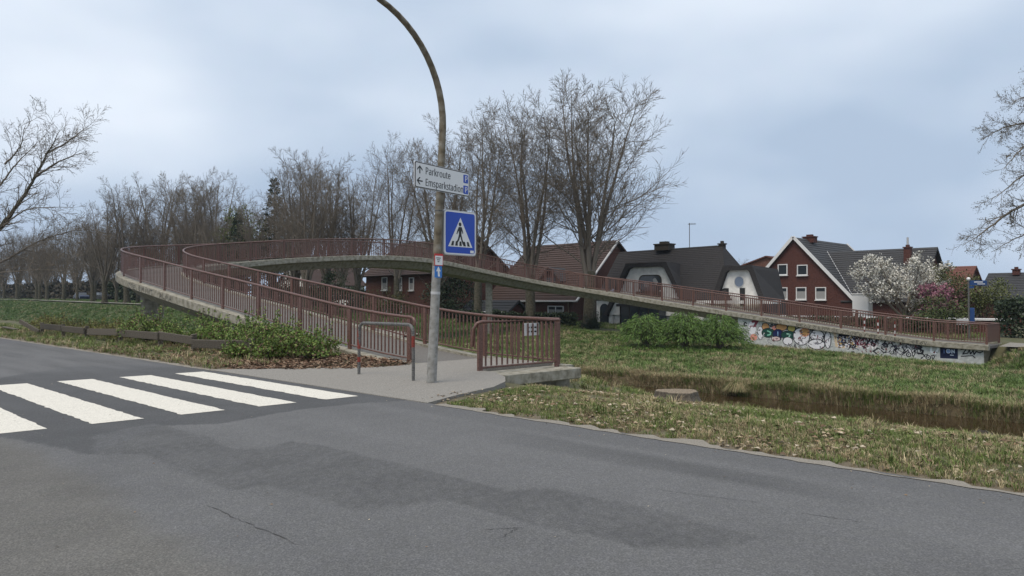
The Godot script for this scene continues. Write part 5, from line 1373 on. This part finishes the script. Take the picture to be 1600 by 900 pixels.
	for k in 900:
		var az := rr(0, TAU); var l := rr(0.35, 0.75); var d := Vector3(cos(az), rr(0.5, 2.2), sin(az)).normalized()
		var s := d.cross(Vector3.UP).normalized() * 0.006
		mb.col = [Color(0.30, 0.25, 0.13), Color(0.24, 0.19, 0.1), Color(0.10, 0.12, 0.035)][rng.randi() % 3]
		var b := Vector3(cos(az), 0, sin(az)) * rr(0, 0.18); var m := b + d * l * 0.6; var e := m + Vector3(d.x, -0.55, d.z).normalized() * l * 0.65
		mb.quad(b - s, b + s, m + s, m - s); mb.tri(m - s, m + s, e)
	var tp := Vector3(26.05, -1.95, -14.1)
	tag(solo(mb, "sedge_tussock", M.grass, tp), "drooping straw-coloured sedge tussock hanging over the water", "grass tuft")
func arching(at: Vector3, hgt: float, label: String) -> void:
	at.y = land(at.x, -at.z)
	var o := thing("arching_shrub", at, label, "shrub", "arching shrubs on the bank under the bridge")
	var st := MB.new(); var lf := MB.new()
	for k in 300:
		var az := rr(0, TAU); var reach := rr(0.4, 2.1); var h := hgt * rr(0.6, 1.0)
		var pts := PackedVector3Array(); var rad := PackedFloat32Array()
		for i in 8:
			var f := i / 7.0
			var p := Vector3(cos(az) * reach * f, h * (sin(f * 2.75) * (1.0 if reach < 1.2 else 0.85) - 0.25 * f * f) , sin(az) * reach * f)
			pts.push_back(p); rad.push_back(0.008 * (1.1 - f))
			if i > 1:
				for j in 7:
					lf.col = [Color(0.08, 0.155, 0.027), Color(0.11, 0.19, 0.035), Color(0.06, 0.115, 0.022)][rng.randi() % 3]
					var e := (Vector3(cos(az), -0.6, sin(az)) + rdir() * 0.45).normalized()
					lf.leaf(p + rdir() * 0.13, e, e.cross(rdir()).normalized(), rr(0.14, 0.3), 0.018)
		st.tube(pts, rad, 3)
	part(st, "stem", M.twig, o); part(lf, "foliage", M.leaf, o)
func hedge(a: Vector3, b: Vector3, hgt: float, w: float, n: int, cols: Array, label: String) -> void:
	a.y = land(a.x, -a.z); b.y = land(b.x, -b.z)
	var mid := (a + b) / 2
	var o := thing("hedge", mid, label, "hedge")
	var d := (b - a); var l := d.length(); d = d / l; var s := Vector3(-d.z, 0, d.x).normalized()
	var mb := MB.new()
	var big := maxf(1.0, l / 18.0)
	for k in int(n * 1.5):
		var x := rr(-l / 2, l / 2); var y := hgt * pow(rng.randf(), 0.8); var z := w / 2 * pow(rng.randf(), 0.5) * 1.08 * (1 if rng.randf() < 0.5 else -1)
		if rng.randf() < 0.25: y = hgt * rr(0.82, 1.06); z = rr(-w / 2, w / 2)
		y *= 1.0 + 0.2 * noise.get_noise_2d(x * 14.0 + mid.x * 9.0, 0.0)
		mb.col = (cols[rng.randi() % cols.size()] as Color) * rr(0.7, 1.35)
		var e := (rdir() + Vector3.UP * 0.3).normalized(); mb.leaf(d * x + s * z + Vector3(0, y, 0) + rdir() * 0.06, e, e.cross(rdir()).normalized(), rr(0.12, 0.28) * big, 0.07 * big)
	part(mb, "foliage", M.leaf, o)

# ---------- grass and litter ----------
func tuft(blades: int, hgt: float, spread: float, w: float) -> ArrayMesh:
	var mb := MB.new()
	for k in blades:
		var az := rr(0, TAU); var lean := rr(0.1, 0.9); var h := hgt * rr(0.5, 1.1)
		var b := Vector3(cos(az), 0, sin(az)) * rr(0, spread); var d := Vector3(cos(az + rr(-0.6, 0.6)) * lean, 1, sin(az) * lean).normalized()
		var s := Vector3(-sin(az), 0, cos(az)) * w
		var m := b + d * h * 0.6; var e := m + (d + Vector3(d.x, -0.5, d.z) * 0.8).normalized() * h * 0.45
		mb.quad(b - s - Vector3(0, 0.02, 0), b + s - Vector3(0, 0.02, 0), m + s * 0.7, m - s * 0.7); mb.tri(m - s * 0.7, m + s * 0.7, e)
	return mb.mesh(M.grass)
func grass_field(called: String, label: String, me: Mesh, n: int, c0: float, c1: float, u0: float, u1: float, lo: float, hi: float, greens: Array, straws: Array, straw: float, keep: Callable) -> void:
	var xfs := []; var cols := PackedColorArray()
	for k in n:
		var c := rr(c0, c1); var u := rr(u0, u1)
		if not keep.call(c, u): continue
		var a := noise.get_noise_2d(c * 9.0 + 11.0, u * 9.0) + 0.6 * noise.get_noise_2d(c * 40.0, u * 40.0)
		if rng.randf() < clampf(a * 1.1 + 0.05, 0, 0.7): continue
		var s := rr(lo, hi) * (1.0 - 0.35 * clampf(a, 0, 1))
		xfs.append(Transform3D(Basis(Vector3.UP, rr(0, TAU)).scaled(Vector3(s, s * rr(0.7, 1.2), s)), L(c, u)))
		var b := noise.get_noise_2d(c * 7.0 - 40.0, u * 7.0 + 9.0)
		var pick: Array = straws if rng.randf() < straw + b * 0.55 else greens
		cols.push_back((pick[rng.randi() % pick.size()] as Color) * rr(0.75, 1.25))
	var o := multi(me, xfs, cols, numbered(called), self)
	tag(o, label, "grass", "", "stuff")
func build_grass() -> void:
	rng.seed = 999
	var G := [Color(0.125, 0.175, 0.036), Color(0.095, 0.14, 0.03), Color(0.165, 0.20, 0.06)]
	var D := [Color(0.42, 0.35, 0.21), Color(0.33, 0.265, 0.15), Color(0.23, 0.175, 0.10)]
	var t1 := tuft(9, 0.06, 0.05, 0.003); var t2 := tuft(12, 0.2, 0.09, 0.006); var t3 := tuft(12, 0.3, 0.1, 0.007)
	grass_field("verge_grass", "patchy short grass on the verge between road and canal", t1, 95000, 6.95, 21.8, 0.6, 11.0, 0.6, 1.4, G, D, 0.42, func(c, u): return u > 0.17 * c and (c > 10.8 or u < 8.2 + (c - 6.7) * 0.35) and (c > 13.2 or u < 10.4))
	grass_field("ramp_side_grass", "grass between the ramp and the canal and along the left verge", t2, 26000, 6.95, 22.0, 11.0, 60.0, 0.5, 1.2, G, D, 0.3, func(c, u): return (c > 13.2 or (c < 10.3 and u > 16.0)))
	grass_field("bank_grass", "green and straw coloured grass on the far canal bank", t2, 85000, 26.2, 44.0, 3.5, 40.0, 0.6, 1.9, [Color(0.10, 0.165, 0.032), Color(0.075, 0.13, 0.028), Color(0.135, 0.19, 0.05)], D, 0.24, func(c, u): return u > 0.17 * c and c < 43.7)
	grass_field("bank_edge_grass", "long dry grass hanging over the far edge of the water", t3, 26000, 25.85, 27.2, 4.0, 40.0, 0.5, 1.15, G, D, 0.72, func(_c, _u): return true)
	grass_field("embankment_grass", "green grass on the embankment slope at far left", t2, 60000, 26.0, 46.0, 40.0, 200.0, 0.9, 2.0, [Color(0.075, 0.14, 0.03), Color(0.09, 0.16, 0.04), Color(0.065, 0.12, 0.028)], D, 0.04, func(c, _u): return c < 31.9 or c > 34.7)
	grass_field("garden_grass", "lawn and rough grass behind the bridge", t2, 30000, 40.0, 58.0, 12.0, 62.0, 0.7, 1.6, G, D, 0.12, func(c, u): return c > 47.0 or u > 38.0)
	grass_field("verge_weeds", "taller weed tufts dotted over the verge and the water's near edge", t2, 5200, 7.2, 22.4, 0.8, 10.5, 0.4, 0.95, G, D, 0.3, func(c, u): return u > 0.17 * c and (c > 13.2 or u < 8.0) and (c > 20.0 or noise.get_noise_2d(c * 17.0, u * 17.0 + 60.0) > 0.12))
	# fallen leaves
	var lm := MB.new()
	lm.tri(Vector3(-0.5, 0.02, 0), Vector3(0, 0.16, 0.3), Vector3(0.5, 0.0, 0)); lm.tri(Vector3(-0.5, 0.02, 0), Vector3(0.5, 0, 0), Vector3(0, 0.12, -0.3))
	var lmesh := lm.mesh(M.litter)
	var brown := [Color(0.16, 0.09, 0.055), Color(0.22, 0.14, 0.09), Color(0.10, 0.058, 0.038), Color(0.30, 0.22, 0.15)]
	var tan := [Color(0.34, 0.27, 0.18), Color(0.22, 0.15, 0.09), Color(0.44, 0.38, 0.29), Color(0.12, 0.075, 0.045)]
	for z in [["road_grit", "small pale stones and leaf scraps lying on the asphalt and pavement", 1500, -2.0, 10.0, 1.0, 16.0, tan, 0.008, 0.028], ["leaf_litter", "brown fallen leaves heaped beside the pavement at the ramp foot", 11000, 7.0, 10.35, 13.4, 26.0, brown, 0.05, 0.11], ["verge_litter", "tan dead leaves and wood chips scattered over the verge", 16000, 6.9, 17.0, 0.8, 9.0, tan, 0.03, 0.09]]:
		var xfs := []; var cols := PackedColorArray()
		for k in z[2]:
			var c := rr(z[3], z[4]); var u := rr(z[5], z[6])
			if z[0] == "leaf_litter":
				if rng.randf() < 0.6: c = rr(7.3, 10.4); u = rr(13.3, 17.6)
				if c + u < 22.4 + 0.3 * noise.get_noise_2d(c * 30.0, u * 30.0): continue
			elif z[0] == "road_grit":
				if rng.randf() > 0.12 + smoothstep(5.6, 6.7, c): continue
				if c > 6.7 and (u < 9.2 + (c - 6.7) * 0.36 or u > 13.3): continue
			else:
				var a := noise.get_noise_2d(c * 12.0 + 5.0, u * 12.0)
				var near := Vector2(c - 10.9, u - 6.9).length()
				if rng.randf() > 0.12 + clampf(a * 1.8, 0, 0.8) + (0.5 if near < 1.3 else 0.0): continue
			var s := rr(z[8], z[9])
			xfs.append(Transform3D((Basis(Vector3.UP, rr(0, TAU)) * Basis(Vector3.RIGHT, rr(-0.6, 0.6))).scaled(Vector3(s, s, s)), L(c, u, rr(0.005, 0.05)) if z[0] != "road_grit" else Vector3(c, 0.006 if c < 6.7 else 0.034, -u)))
			var pk: Array = z[7]; cols.push_back((pk[rng.randi() % pk.size()] as Color) * rr(0.7, 1.25))
		var o := multi(lmesh, xfs, cols, numbered(z[0]), self)
		tag(o, z[1], "leaves", "", "stuff")
